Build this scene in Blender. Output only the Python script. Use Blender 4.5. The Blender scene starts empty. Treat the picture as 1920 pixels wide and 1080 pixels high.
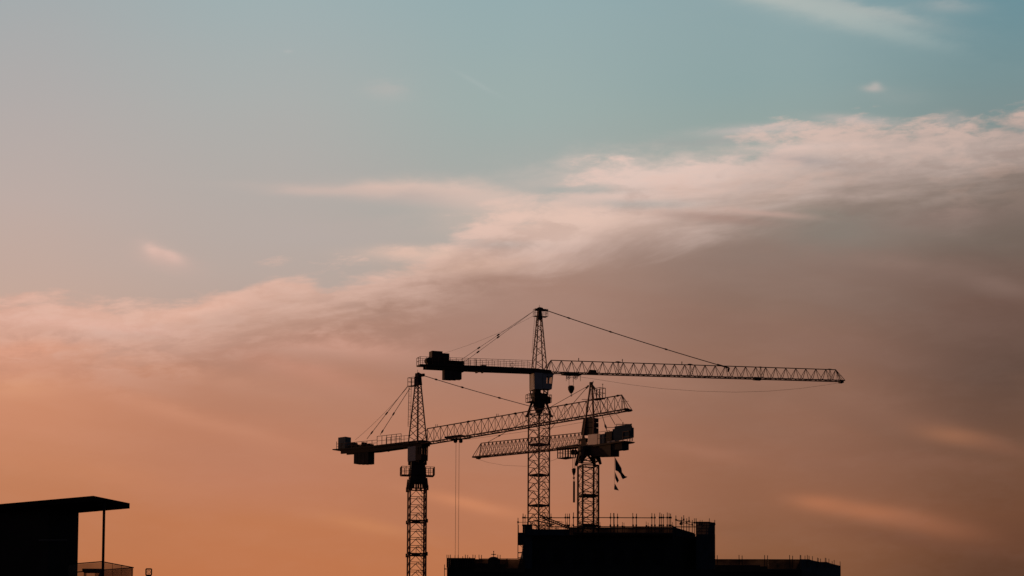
import bpy, math, random
from math import sin, cos, tan, radians as R, pi, atan2, asin, sqrt, degrees
from mathutils import Vector, Matrix
random.seed(11)
sc = bpy.context.scene
col = sc.collection

# ------------------------------------------------------------------ camera
F = 9300.0                      # focal length in photograph pixels (a long telephoto)
PITCH = R(10.15); ROLL = 0.005; CZ = 1.7
cam_d = bpy.data.cameras.new('camera'); cam = bpy.data.objects.new('camera', cam_d)
col.objects.link(cam); sc.camera = cam
cam_d.sensor_width = 36; cam_d.lens = F / 1920 * 36
cam_d.clip_start = 1; cam_d.clip_end = 30000
cam.matrix_world = (Matrix.Translation((0, 0, CZ)) @ Matrix.Rotation(R(90) + PITCH, 4, 'X')
                    @ Matrix.Rotation(ROLL, 4, 'Z'))

def ray(u, v):
    a, b = (u - 960) / F, (540 - v) / F
    a, b = a * cos(ROLL) - b * sin(ROLL), a * sin(ROLL) + b * cos(ROLL)
    return Vector((a, cos(PITCH) - b * sin(PITCH), sin(PITCH) + b * cos(PITCH)))
def at(u, v, D):                # the point of the line of sight at ground distance D
    d = ray(u, v); return Vector((0, 0, CZ)) + d * (D / d.y)
def at_z(u, v, z):
    d = ray(u, v); return Vector((0, 0, CZ)) + d * ((z - CZ) / d.z)
def azel(u, v):
    d = ray(u, v).normalized(); return degrees(atan2(d.x, d.y)), degrees(asin(d.z))

sc.view_settings.view_transform = 'Standard'; sc.view_settings.look = 'None'
sc.view_settings.exposure = 0; sc.view_settings.gamma = 1
sc.render.resolution_x = 1024; sc.render.resolution_y = 576

SUN_AZ, SUN_EL = -52.0, 1.5     # degrees; azimuth from the view direction, negative is left

# ------------------------------------------------------------------ world
W = bpy.data.worlds.new('World'); sc.world = W; W.use_nodes = True
nt = W.node_tree; nt.nodes.clear()
def N(kind): return nt.nodes.new('ShaderNode' + kind)
def put(sock, v):
    if isinstance(v, S): nt.links.new(v.s, sock)
    elif isinstance(v, (int, float)): sock.default_value = v
    else: sock.default_value = v
class S:
    def __init__(self, s): self.s = s
    def op(self, o, b=None, c=None, rev=False):
        n = N('Math'); n.operation = o
        a, bb = (b, self) if rev else (self, b)
        put(n.inputs[0], a)
        if bb is not None: put(n.inputs[1], bb)
        if c is not None: put(n.inputs[2], c)
        return S(n.outputs[0])
    def __add__(s, o): return s.op('ADD', o)
    def __radd__(s, o): return s.op('ADD', o)
    def __sub__(s, o): return s.op('SUBTRACT', o)
    def __rsub__(s, o): return s.op('SUBTRACT', o, rev=True)
    def __mul__(s, o): return s.op('MULTIPLY', o)
    def __rmul__(s, o): return s.op('MULTIPLY', o)
def smooth(x, a, b):
    n = N('MapRange'); n.interpolation_type = 'SMOOTHSTEP'
    put(n.inputs[0], x); n.inputs[1].default_value = a; n.inputs[2].default_value = b
    return S(n.outputs[0])
def lin(c): return tuple(((x / 255) / 12.92 if x / 255 < .04045 else ((x / 255 + .055) / 1.055) ** 2.4) for x in c) + (1,)
def mixc(f, a, b):
    n = N('Mix'); n.data_type = 'RGBA'
    put(n.inputs[0], f); put(n.inputs[6], a); put(n.inputs[7], b)
    return S(n.outputs[2])
def ramp(x, stops, lo, hi, color=True):
    n = N('ValToRGB'); cr = n.color_ramp; cr.interpolation = 'EASE' if False else 'LINEAR'
    put(n.inputs[0], (x - lo) * (1.0 / (hi - lo)))
    st = sorted([((p - lo) / (hi - lo), c) for p, c in stops])
    while len(cr.elements) < len(st): cr.elements.new(0.5)
    for e, (p, c) in zip(cr.elements, st):
        e.position = min(1, max(0, p)); e.color = lin(c) if color else (c, c, c, 1)
    return S(n.outputs[0])
def comb(x, y, z=0.0):
    n = N('CombineXYZ'); put(n.inputs[0], x); put(n.inputs[1], y); put(n.inputs[2], z); return S(n.outputs[0])
def noise(x, y, z=0.0, detail=4, rough=.55, dist=0.0):
    n = N('TexNoise'); n.noise_dimensions = '3D'
    nt.links.new(comb(x, y, z).s, n.inputs['Vector']); n.inputs['Scale'].default_value = 1
    n.inputs['Detail'].default_value = detail; n.inputs['Roughness'].default_value = rough
    n.inputs['Distortion'].default_value = dist
    return S(n.outputs[0]) - 0.5

tc = N('TexCoord'); sep = N('SeparateXYZ')
nrm = N('VectorMath'); nrm.operation = 'NORMALIZE'
nt.links.new(tc.outputs['Generated'], nrm.inputs[0]); nt.links.new(nrm.outputs[0], sep.inputs[0])
dx, dy, dz = (S(sep.outputs[i]) for i in range(3))
AZ = dx.op('ARCTAN2', dy) * (180 / pi)
EL = dz.op('ARCSINE') * (180 / pi)
PX = degrees(1 / F)             # one photograph pixel in degrees
U0, V0 = azel(960, 540)
U = (AZ - U0) * (1 / PX) + 960  # sky position measured in small angular units
Vv = (V0 - EL) * (1 / PX) + 540 + (U - 960) * (-ROLL)

lo, hi = -200.0, 1400.0
clear_cols = [(0,   [(-150, (146, 162, 172)), (0, (163, 170, 172)), (200, (176, 170, 168)), (400, (188, 170, 163)), (560, (196, 166, 152)), (900, (196, 140, 110))]),
              (480, [(-150, (145, 168, 175)), (0, (158, 174, 176)), (200, (170, 173, 171)), (400, (180, 169, 163)), (520, (184, 166, 157)), (900, (190, 140, 115))]),
              (960, [(-150, (135, 165, 172)), (0, (148, 171, 174)), (200, (157, 172, 169)), (350, (166, 168, 163)), (600, (175, 160, 150))]),
              (1440, [(-150, (122, 152, 160)), (0, (138, 163, 167)), (150, (141, 163, 163)), (260, (148, 163, 158)), (600, (150, 140, 130))]),
              (1920, [(-150, (95, 130, 145)), (0, (108, 143, 152)), (150, (118, 143, 146)), (260, (128, 142, 140)), (600, (130, 120, 112))])]
shade_cols = [(0,   [(450, (205, 165, 150)), (600, (205, 160, 142)), (690, (208, 148, 122)), (800, (203, 137, 105)), (900, (193, 127, 92)), (1000, (188, 118, 80)), (1200, (190, 112, 65))]),
              (480, [(450, (190, 155, 140)), (560, (185, 147, 130)), (650, (181, 134, 115)), (750, (183, 127, 102)), (900, (188, 124, 95)), (1000, (190, 120, 82)), (1200, (190, 110, 65))]),
              (960, [(350, (170, 145, 135)), (520, (167, 133, 119)), (650, (166, 125, 109)), (800, (175, 121, 97)), (950, (180, 117, 87)), (1080, (186, 115, 76)), (1250, (185, 105, 60))]),
              (1440, [(250, (150, 135, 126)), (450, (142, 120, 110)), (560, (137, 109, 96)), (700, (142, 104, 87)), (850, (148, 101, 79)), (1000, (140, 92, 66)), (1150, (132, 84, 55))]),
              (1920, [(200, (136, 120, 111)), (330, (126, 110, 101)), (450, (115, 100, 91)), (560, (110, 84, 74)), (700, (97, 73, 63)), (850, (112, 76, 58)), (950, (110, 70, 50)), (1000, (102, 64, 46)), (1150, (86, 53, 37))])]
rim_cols = [(0, (216, 168, 149)), (400, (222, 177, 158)), (800, (221, 186, 171)), (1200, (219, 192, 181)), (1550, (200, 178, 168)), (1920, (178, 160, 152))]
def grid(cols, vv):
    acc = None; pu = None
    for u, st in cols:
        c = ramp(vv, st, lo, hi)
        acc = c if acc is None else mixc(smooth(U, pu, u), acc, c)
        pu = u
    return acc
big = noise(U * .0016, Vv * .004, 3.1, 3, .5)
clear = grid(clear_cols, Vv + big * 60)
n1 = noise(U * .0055, Vv * .020 + U * .0013, 1.7, 7, .58, .25)
n2 = noise(U * .0022, Vv * .010 + U * .0012, 9.2, 6, .58, .4)
n5 = noise(U * .013 + Vv * .003, Vv * .034, 21.3, 6, .6, .3)
n4 = noise(U * .0017 + Vv * -.0012, Vv * .0085 - U * .0013, 12.4, 3, .5, .3)
n3 = noise(U * .011, Vv * .045 + U * .002, 5.5, 6, .62, .6)
edge_pts = [(-300, 560), (0, 578), (110, 572), (220, 588), (330, 575), (420, 545), (470, 528), (520, 520), (640, 508), (700, 500), (790, 480), (850, 432), (930, 392), (1010, 372), (1100, 330), (1190, 295), (1300, 292), (1420, 272), (1500, 262), (1600, 225), (1750, 228), (1800, 240), (1920, 214), (2300, 200)]
edge = ramp(U, [(p, v / 1000) for p, v in edge_pts], -300, 2300, False) * 1000
s = Vv - edge + 12
a1 = smooth(s + n1 * 190 + n5 * (smooth(U, 650, 1000) * 65 + 32) + n3 * 30, -4, 42)
rimfade = smooth(s + n2 * 260 + (n1 * 90 + n5 * 50) * smooth(s, 260, 130) - smooth(U, 700, 1300) * 45, 12, 145)
shade = grid(shade_cols, Vv + n4 * 150 + n2 * 22 * smooth(s, 500, 100) + big * 60)
rim = ramp(U, rim_cols, -100, 2020)
cloud = mixc(rimfade, rim, shade)
sky = mixc(a1, clear, cloud)
# darker greyish hollows and paler bands inside the bank (u, v, radius, radius, tilt, colour, strength, breakup)
feats = [
 (290, 487, 34, 16, 18, (218, 182, 169), .6, 1.0), (274, 481, 15, 10, 35, (228, 190, 176), .6, .5), (312, 493, 20, 9, 22, (228, 190, 176), .6, .5), (300, 505, 60, 16, 12, (205, 172, 160), .35, 1.0),
 (1650, 165, 18, 6, 3, (192, 180, 174), .7, .22), (1655, 159, 9, 6, 0, (196, 184, 178), .5, .22), (1690, 178, 60, 14, 5, (150, 160, 158), .3, .8),
 (715, 178, 40, 14, 5, (182, 178, 174), .45, 1.4), (890, 158, 40, 4, 28, (168, 180, 178), .4, .6), (528, 103, 8, 3, 0, (180, 182, 180), .5, .3),
 (1490, 4, 130, 15, 12, (184, 188, 183), .9, .7), (1590, 34, 125, 20, 14, (176, 184, 180), .85, .8), (1690, 62, 90, 14, 14, (150, 168, 168), .5, .8), (1650, 22, 110, 12, 12, (178, 180, 176), .6, .7), (1790, 14, 60, 12, 4, (160, 168, 168), .5, .9), (1540, 12, 160, 26, 8, (165, 178, 176), .4, 1.0),
 (1400, 60, 500, 60, 8, (150, 168, 168), .15, 1.2),
 (585, 361, 70, 8, -3, (208, 182, 172), .7, .7), (715, 353, 75, 14, -1, (222, 190, 176), .95, .6), (850, 362, 100, 20, 6, (214, 188, 176), .85, .6), (930, 376, 120, 22, 6, (216, 190, 177), .85, .35), (700, 360, 190, 9, 1, (206, 182, 171), .6, .4), (760, 372, 160, 14, 4, (190, 172, 165), .5, .7),
 (790, 476, 100, 13, -1, (224, 188, 170), .95, .5), (600, 440, 200, 30, 0, (182, 169, 163), .6, .6), (940, 457, 70, 8, 0, (180, 168, 162), .6, .5), (1500, 300, 180, 14, 4, (200, 182, 174), .5, 1.0),
 (1420, 243, 110, 9, -3, (190, 180, 175), .7, .8), (1620, 222, 70, 9, 3, (196, 180, 174), .7, .7), (1795, 222, 28, 11, 0, (188, 172, 166), .6, .7),
 (1220, 320, 200, 34, -4, (222, 197, 186), .75, .7), (1060, 410, 190, 34, -2, (224, 192, 176), .75, .6), (900, 500, 150, 16, -3, (206, 170, 152), .6, .7), (1130, 378, 150, 9, 2, (180, 175, 170), .45, .8),
 (1570, 430, 150, 42, 3, (132, 125, 116), .75, .7), (1780, 410, 130, 22, -4, (146, 122, 114), .45, .8), (1700, 508, 160, 24, 4, (132, 106, 96), .4, .9),
 (1080, 356, 90, 8, 0, (164, 168, 164), .7, .35), (1210, 382, 100, 8, -1, (168, 165, 160), .6, .35), (1520, 300, 70, 10, 5, (160, 150, 148), .6, .4), (1340, 264, 110, 8, -2, (160, 163, 160), .6, .4), (1500, 274, 120, 7, -2, (214, 190, 180), .6, .4), (1440, 398, 80, 6, 5, (190, 158, 146), .7, .3), (1350, 408, 120, 10, 5, (152, 122, 112), .6, .6), (1890, 538, 70, 14, 10, (136, 110, 100), .45, .8),
 (1650, 490, 90, 12, 5, (144, 118, 107), .45, .9), (1700, 320, 150, 20, -4, (160, 142, 134), .45, .8),
 (360, 592, 110, 12, -12, (226, 178, 158), .6, .8), (180, 640, 130, 14, -4, (196, 162, 150), .35, .9), (150, 622, 150, 9, 3, (222, 170, 152), .5, .7),
 (40, 668, 100, 17, -4, (226, 160, 132), .6, .7), (20, 745, 80, 22, 0, (216, 152, 116), .5, .6), (250, 690, 260, 20, 10, (204, 145, 118), .4, .8),
 (640, 655, 150, 20, 5, (205, 154, 135), .6, .8), (560, 700, 120, 18, 15, (200, 140, 118), .4, .8), (330, 790, 180, 16, 14, (206, 142, 112), .45, .8),
 (880, 948, 90, 12, 12, (206, 134, 96), .7, .6), (690, 990, 90, 13, 10, (202, 132, 90), .55, .6), (180, 900, 200, 20, 8, (202, 132, 95), .3, .7),
 (1340, 850, 90, 14, 10, (172, 118, 94), .35, .7), (1180, 690, 160, 22, 12, (172, 126, 106), .35, .8), (1080, 1040, 120, 20, 6, (180, 112, 80), .35, .8),
 (1545, 940, 50, 13, 6, (184, 117, 82), .8, .2), (1640, 957, 85, 14, 8, (184, 116, 80), .85, .22), (1740, 980, 100, 18, 10, (150, 94, 67), .65, .45), (1620, 950, 190, 34, 9, (150, 98, 74), .35, .6),
 (1450, 1000, 170, 16, 6, (136, 90, 66), .5, .8), (1720, 1010, 180, 14, 8, (118, 76, 58), .45, .8), (1795, 813, 62, 14, 9, (164, 110, 80), .85, .25), (1870, 832, 80, 16, 14, (132, 88, 68), .5, .5), (1730, 790, 120, 26, 12, (132, 92, 74), .4, .7), (1600, 740, 120, 26, 22, (146, 106, 88), .3, .7),
 (1740, 860, 160, 16, 8, (132, 90, 72), .4, .7), (1560, 870, 140, 30, 10, (138, 96, 78), .35, .7), (1500, 640, 220, 26, 10, (138, 106, 94), .35, .8)]
near = smooth(s, 330, 120) * .85 + .15
for (fu, fv, ru, rv, ang, c, st, brk) in feats:
    ca, sa = cos(R(ang)), sin(R(ang))
    x = (U - fu) * (ca / ru) + (Vv - fv) * (sa / ru)
    y = (U - fu) * (-sa / rv) + (Vv - fv) * (ca / rv) + ((n3 * .4 + n5 * 1.2 + n1 * .6) * near + n4 * 1.2 + n1 * .6 + n2 * .8) * (brk * 1.6)
    g = (x * x + y * y).op('MULTIPLY', -0.9).op('EXPONENT')
    g = g * (((n1 * .6 + n5) * near + n2 * .8) * (brk * 1.8) + 1.0) * st
    n = g.op('MAXIMUM', 0.0).op('MINIMUM', 1.0)
    sky = mixc(n, sky, lin(c))
# fine filaments through the whole bank
band = smooth(s, 210, 50)
fil = mixc(smooth(n5 + n1 * .8 + n3 * .4, -.08, .22) * a1 * (band * .24 + .01), sky, lin((238, 200, 184)))
sky = mixc(smooth((n5 + n1 * 1.2) * -1.0, -.02, .25) * a1 * (band * smooth(s, 20, 90) * .2 + .012), fil, lin((112, 78, 66)))
# beyond the framed part of the sky: sunset glow on the left, deep dusk overhead and behind
left = smooth(AZ, 14, -20) ; glow = mixc(smooth(EL, 0, 28), lin((232, 150, 96)), lin((120, 120, 140)))
sky = mixc(smooth(AZ, -8, -40), sky, glow)
dusk = mixc(smooth(EL, 0, 50), lin((46, 46, 56)), lin((30, 37, 50)))
back = (dy * -1.0)
sky = mixc(smooth(EL, 15, 45), sky, dusk)
sky = mixc(smooth(dy + dx * -.28, .75, .1), sky, dusk)
sky = mixc(smooth(EL, 0.2, -1.5), sky, lin((26, 20, 18)))
bg = N('Background'); nt.links.new(sky.s, bg.inputs[0]); bg.inputs[1].default_value = 1.0
nish = N('TexSky'); nish.sky_type = 'NISHITA'; nish.sun_disc = False
nish.sun_elevation = R(SUN_EL); nish.sun_rotation = R(SUN_AZ)
bg2 = N('Background'); nt.links.new(nish.outputs[0], bg2.inputs[0]); bg2.inputs[1].default_value = 0.004
add = N('AddShader'); nt.links.new(bg.outputs[0], add.inputs[0]); nt.links.new(bg2.outputs[0], add.inputs[1])
out = N('OutputWorld'); nt.links.new(add.outputs[0], out.inputs[0])

# ------------------------------------------------------------------ sun, just above the horizon at the left
sd = bpy.data.lights.new('sun', 'SUN'); sd.energy = .5; sd.angle = R(0.6); sd.color = (1, .48, .22)
so = bpy.data.objects.new('sun', sd); col.objects.link(so)
so.rotation_euler = Vector((-sin(R(SUN_AZ)) * cos(R(SUN_EL)), -cos(R(SUN_AZ)) * cos(R(SUN_EL)), -sin(R(SUN_EL)))).to_track_quat('-Z', 'Y').to_euler()
so.location = (0, 0, 200)

# ------------------------------------------------------------------ materials
def mat(name, c, rough=.7, metal=0.0, var=.35, scale=1.5, alpha=None, trans=0):
    m = bpy.data.materials.new(name); m.use_nodes = True; t = m.node_tree
    b = t.nodes['Principled BSDF']; b.inputs['Roughness'].default_value = rough; b.inputs['Metallic'].default_value = metal
    b.inputs['Specular IOR Level'].default_value = .3
    tx = t.nodes.new('ShaderNodeTexCoord'); no = t.nodes.new('ShaderNodeTexNoise'); no.inputs['Scale'].default_value = scale; no.inputs['Detail'].default_value = 5
    t.links.new(tx.outputs['Object'], no.inputs['Vector'])
    cr = t.nodes.new('ShaderNodeValToRGB'); cr.color_ramp.elements[0].position = .3; cr.color_ramp.elements[1].position = .7
    cr.color_ramp.elements[0].color = tuple(x * (1 - var) for x in c) + (1,); cr.color_ramp.elements[1].color = tuple(min(1, x * (1 + var)) for x in c) + (1,)
    t.links.new(no.outputs[0], cr.inputs[0]); t.links.new(cr.outputs[0], b.inputs['Base Color'])
    if alpha is not None:
        tr = t.nodes.new('ShaderNodeBsdfTransparent'); mx = t.nodes.new('ShaderNodeMixShader'); mx.inputs[0].default_value = alpha
        tr.inputs[0].default_value = (1, .95, .9, 1)
        n2_ = t.nodes.new('ShaderNodeTexNoise'); n2_.inputs['Scale'].default_value = .6; n2_.inputs['Detail'].default_value = 3
        t.links.new(tx.outputs['Object'], n2_.inputs['Vector'])
        mr = t.nodes.new('ShaderNodeMapRange'); mr.inputs[1].default_value = .3; mr.inputs[2].default_value = .7
        mr.inputs[3].default_value = alpha - .1; mr.inputs[4].default_value = min(1, alpha + .08)
        t.links.new(n2_.outputs[0], mr.inputs[0]); t.links.new(mr.outputs[0], mx.inputs[0])
        t.links.new(tr.outputs[0], mx.inputs[1]); t.links.new(b.outputs[0], mx.inputs[2])
        t.links.new(mx.outputs[0], t.nodes['Material Output'].inputs[0])
    return m
M = dict(
 steel=mat('rusty_brown_crane_paint', (.24, .085, .05), .6), chord=mat('dark_crane_paint', (.2, .07, .042), .6),
 dark=mat('dark_machinery', (.05, .022, .017), .7), rope=mat('steel_rope', (.06, .035, .03), .6),
 cab=mat('grey_cab_panel', (.34, .29, .29), .55, var=.12), blue=mat('blue_grey_panel', (.02, .05, .085), .5, var=.15),
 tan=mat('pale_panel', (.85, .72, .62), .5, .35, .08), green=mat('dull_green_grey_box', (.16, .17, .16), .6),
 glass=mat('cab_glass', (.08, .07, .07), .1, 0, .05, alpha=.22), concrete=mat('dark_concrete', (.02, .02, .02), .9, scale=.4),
 block=mat('counterweight_concrete', (.06, .045, .04), .9), netmat=mat('debris_netting', (.06, .035, .028), .9, alpha=.86),
 stairnet=mat('blue_grey_netting', (.04, .05, .07), .9, alpha=.84), net_dark=mat('heavy_netting', (.03, .04, .055), .9), pole=mat('scaffold_tube', (.05, .03, .028), .6),
 wall=mat('black_render_wall', (.012, .012, .013), .9), roofm=mat('black_roof_metal', (.012, .011, .011), .9), ground=mat('dark_ground', (.05, .048, .045), .95, scale=.02),
 reveal_light=mat('painted_reveal_light', (.14, .14, .15), .7), bglass=mat('balcony_glass', (.10, .07, .055), .2, alpha=.42), cloth=mat('dark_flag_cloth', (.05, .07, .09), .9),  # light on the house wall reveal is put in as pale grey
 road=mat('asphalt', (.045, .045, .045), .9, scale=.5))
M['blue'].node_tree.nodes['Principled BSDF'].inputs['Specular IOR Level'].default_value = .03
M['roofm'].node_tree.nodes['Principled BSDF'].inputs['Specular IOR Level'].default_value = 0

# ------------------------------------------------------------------ mesh builder
class MB:
    def __init__(s): s.v = []; s.f = []
    def add(s, vs, fs):
        o = len(s.v); s.v += [tuple(v) for v in vs]; s.f += [tuple(i + o for i in f) for f in fs]; return s
    def box(s, x0, x1, y0, y1, z0, z1):
        return s.add([(x, y, z) for z in (z0, z1) for y in (y0, y1) for x in (x0, x1)],
                     [(0, 2, 3, 1), (4, 5, 7, 6), (0, 1, 5, 4), (2, 6, 7, 3), (0, 4, 6, 2), (1, 3, 7, 5)])
    def bar(s, p, q, r, n=4, r2=None):
        p, q = Vector(p), Vector(q); d = q - p
        if d.length < 1e-5: return s
        d.normalize(); up = Vector((0, 0, 1)) if abs(d.z) < .95 else Vector((1, 0, 0))
        a = d.cross(up).normalized(); b = a.cross(d); r2 = r if r2 is None else r2
        vs = [c + (a * cos(2 * pi * (k + .5) / n) + b * sin(2 * pi * (k + .5) / n)) * rr for c, rr in ((p, r), (q, r2)) for k in range(n)]
        return s.add(vs, [(k, (k + 1) % n, n + (k + 1) % n, n + k) for k in range(n)] + [tuple(range(n))[::-1], tuple(range(n, 2 * n))])
    def path(s, pts, r, n=4):
        for a, b in zip(pts, pts[1:]): s.bar(a, b, r, n)
        return s
    def hull(s, bot, top):      # frustum: two equal-length polygons
        n = len(bot)
        return s.add(list(bot) + list(top), [tuple(range(n))[::-1], tuple(range(n, 2 * n))] + [(k, (k + 1) % n, n + (k + 1) % n, n + k) for k in range(n)])
    def lathe(s, c, prof, n=12, axis='z'):
        vs = []
        for r, h in prof:
            for k in range(n):
                a = 2 * pi * k / n
                vs.append((c[0] + r * cos(a), c[1] + r * sin(a), c[2] + h) if axis == 'z' else (c[0] + r * cos(a), c[1] + h, c[2] + r * sin(a)))
        fs = [(i * n + k, i * n + (k + 1) % n, (i + 1) * n + (k + 1) % n, (i + 1) * n + k) for i in range(len(prof) - 1) for k in range(n)]
        return s.add(vs, fs + [tuple(range(n))[::-1], tuple(range((len(prof) - 1) * n, len(prof) * n))])
    def ring(s, c, R_, r, n=16, axis='y'):
        pts = [(c[0] + R_ * cos(2 * pi * k / n), c[1], c[2] + R_ * sin(2 * pi * k / n)) for k in range(n + 1)]
        return s.path(pts, r)
    def build(s, name, m, parent=None, label=None):
        me = bpy.data.meshes.new(name); me.from_pydata(s.v, [], s.f); me.update(); me.materials.append(m)
        o = bpy.data.objects.new(name, me); col.objects.link(o)
        if parent: o.parent = parent
        if label: o['label'] = label
        return o
def tag(o, label=None, cat=None, group=None, kind=None):
    if label: o['label'] = label
    if cat: o['category'] = cat
    if group: o['group'] = group
    if kind: o['kind'] = kind
    return o
def empty(name, loc, rz=0):
    o = bpy.data.objects.new(name, None); col.objects.link(o); o.location = loc; o.rotation_euler = (0, 0, rz); return o

# ------------------------------------------------------------------ ground
g = MB().box(-6000, 6000, -2000, 9000, -1, 0).build('ground', M['ground']); tag(g, 'dark flat ground under the building site', None, None, 'structure')
rd = MB(); rd.box(-400, 400, 60, 72, .0, .004).build('road', M['road']); tag(bpy.data.objects['road'], 'dark asphalt street in front of the site', None, None, 'structure')

# ------------------------------------------------------------------ crane toolkit
class Crane:
    """local frame: x along the jib, y across it, z up; the Empty stands at the mast foot"""
    def __init__(s, u0, vref, D, alpha, label):
        p = at(u0, vref, D); s.X, s.Y, s.D, s.a = p.x, D, D, R(alpha)
        s.side = False
        s.px = D / F            # metres per photograph pixel at the mast
        s.o = empty('tower_crane', (s.X, s.Y, 0), s.a); tag(s.o, label, 'crane', 'tower cranes on the building site')
    def Q(s, u, v, w=0.0):      # point of the vertical plane along the arm (offset w) seen at (u, v)
        d = ray(u, v); ox, oy = s.X - sin(s.a) * w, s.Y + cos(s.a) * w
        # k*d.x = ox + t*c ; k*d.y = oy + t*s_
        c, s_ = cos(s.a), sin(s.a)
        k = (ox * s_ - oy * c) / (d.x * s_ - d.y * c)
        t = (k * d.x - ox) * c + (k * d.y - oy) * s_
        return Vector((t, w, CZ + k * d.z))
    def Z(s, v, u=None):        # height of the mast axis at row v
        u = s.u0 if u is None else u
        d = ray(u, v); return CZ + d.z * s.D / d.y
    def rot(s, th):             # world angle th (deg) to local matrix
        return Matrix.Rotation(R(th) - s.a, 3, 'Z')

def mast(cr, m, part, u0, vtop, w, th, bay, style, chord_r, lace_r, ladder=True):
    """square lattice mast from the ground to row vtop"""
    z1 = cr.Z(vtop, u0); rm = cr.rot(th); h = w / 2
    cs = [rm @ Vector((a * h, b * h, 0)) for a, b in ((-1, -1), (1, -1), (1, 1), (-1, 1))]
    mb = MB()
    for c in cs: mb.bar((c.x, c.y, 0), (c.x, c.y, z1), chord_r)
    nb = int(z1 // bay); Zs = [z1 - i * bay for i in range(nb + 1)]
    for fi in range(4):
        a, b = cs[fi], cs[(fi + 1) % 4]; st = style[fi]
        for i in range(nb):
            zt, zb = Zs[i], Zs[i + 1]
            A, B = Vector((a.x, a.y, zt)), Vector((b.x, b.y, zt)); A2, B2 = Vector((a.x, a.y, zb)), Vector((b.x, b.y, zb))
            if st == 'K':
                mb.bar(A, B, lace_r); mid = (A + B) / 2; mb.bar(mid, A2, lace_r); mb.bar(mid, B2, lace_r)
            elif st == 'Z':
                if i % 2 == 0 : mb.bar(A, B, lace_r * .8) if i % 4 == 0 else None
                mb.bar(A, B2, lace_r) if i % 2 == 0 else mb.bar(B, A2, lace_r)
            elif st == 'X':
                mb.bar(A, B, lace_r); mb.bar(A, B2, lace_r); mb.bar(B, A2, lace_r)
    mo = mb.build(part, m, cr.o)
    if ladder:
        lb = MB(); q = rm @ Vector((h * .55, -h * .2, 0)); e = rm @ Vector((.42, 0, 0))
        zlo = max(0, z1 - 60)
        for sgn in (0, 1): lb.bar((q.x + e.x * sgn, q.y + e.y * sgn, zlo), (q.x + e.x * sgn, q.y + e.y * sgn, z1), .02)
        z = zlo
        while z < z1: lb.bar((q.x, q.y, z), (q.x + e.x, q.y + e.y, z), .015); z += .35
        lb.build('ladder', M['chord'], cr.o)
    return z1, cs, rm

def truss(cr, A0, A1, B0, B1, width, n, cr_r, lr, name='jib', mat_='steel', tipext=True):
    """triangular boom: single top chord A0..A1 (n nodes), two bottom chords B0..B1"""
    mb = MB(); h = width / 2
    top = [A0.lerp(A1, i / (n - 1)) for i in range(n)]
    step = (A1 - A0).length / (n - 1)
    def bot(tx, sgn):
        f = (tx - B0.x) / (B1.x - B0.x); p = B0.lerp(B1, f); return Vector((p.x, sgn * h, p.z))
    mb.bar(A0, A1, cr_r)
    for sg in (-1, 1):
        mb.bar(bot(B0.x, sg), bot(B1.x, sg), cr_r * 1.25)
    xs = [top[0].x - (top[1].x - top[0].x) / 2] + [(top[i].x + top[i + 1].x) / 2 for i in range(n - 1)] + [top[-1].x + (top[1].x - top[0].x) / 2]
    d = 1 if B1.x > B0.x else -1
    xs = [min(max(x, min(B0.x, B1.x)), max(B0.x, B1.x)) for x in xs]
    for i in range(n):
        for sg in (-1, 1):
            mb.bar(top[i], bot(xs[i], sg), lr); mb.bar(top[i], bot(xs[i + 1], sg), lr)
    for i in range(len(xs)):
        mb.bar(bot(xs[i], -1), bot(xs[i], 1), lr)
        if i: mb.bar(bot(xs[i - 1], -1 if i % 2 else 1), bot(xs[i], 1 if i % 2 else -1), lr * .8)
    # closing members to the nose
    for sg in (-1, 1): mb.bar(A1, bot(B1.x, sg), lr * 1.3)
    o = mb.build(name, M[mat_], cr.o)
    return o, top, bot
def rail(mb, pts, h=1.1, r=.022, mid=True, post=1.1):
    r *= 1.35
    """handrail on a polyline of floor points"""
    pts = [Vector(p) for p in pts]; up = Vector((0, 0, h))
    for a, b in zip(pts, pts[1:]):
        mb.bar(a + up, b + up, r)
        if mid: mb.bar(a + up * .5, b + up * .5, r * .8)
        k = max(1, int(round((b - a).length / post)))
        for i in range(k + 1): p = a.lerp(b, i / k); mb.bar(p, p + up, r)
    return mb
def tie(cr, name, p, q, r, knots=(), kr=.1, sag=0, m='rope', parent=None, double=0):
    mb = MB(); p, q = Vector(p), Vector(q)
    def pt(f): return p.lerp(q, f) + Vector((0, 0, -4 * sag * f * (1 - f)))
    nn = 14 if sag else 1
    for dyy in ([-double, double] if double else [0]):
        o = Vector((0, dyy, 0)); mb.path([pt(i / nn) + o for i in range(nn + 1)], r)
    d = (q - p).normalized()
    for k in knots: mb.bar(pt(k) - d * kr * 2.2, pt(k), kr * .5, 6, kr); mb.bar(pt(k), pt(k) + d * kr * 2.2, kr, 6, kr * .5)
    return mb.build(name, M[m], parent or cr.o)
def boxpx(cr, mb, u0, u1, v0, v1, w0, w1, us=None):
    """box whose long side lies along the arm; fits the (u, v) rectangle at the arm plane"""
    wr = (w0 + w1) / 2 if cr.side else 0
    a, b = cr.Q(u0, v1, wr), cr.Q(u1, v0, wr)
    return mb.box(min(a.x, b.x), max(a.x, b.x), w0, w1, min(a.z, b.z), max(a.z, b.z))
def solidline(cr, mb, pts_top, pts_bot, w0, w1):
    """plate shape in the arm plane given by top and bottom pixel rows, extruded across"""
    wr = (w0 + w1) / 2 if cr.side else 0
    T = [cr.Q(*p, wr) for p in pts_top]; B = [cr.Q(*p, wr) for p in pts_bot]
    for i in range(len(T) - 1):
        q = [B[i], B[i + 1], T[i + 1], T[i]]
        mb.hull([(p.x, w0, p.z) for p in q], [(p.x, w1, p.z) for p in q])
    return mb

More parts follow.
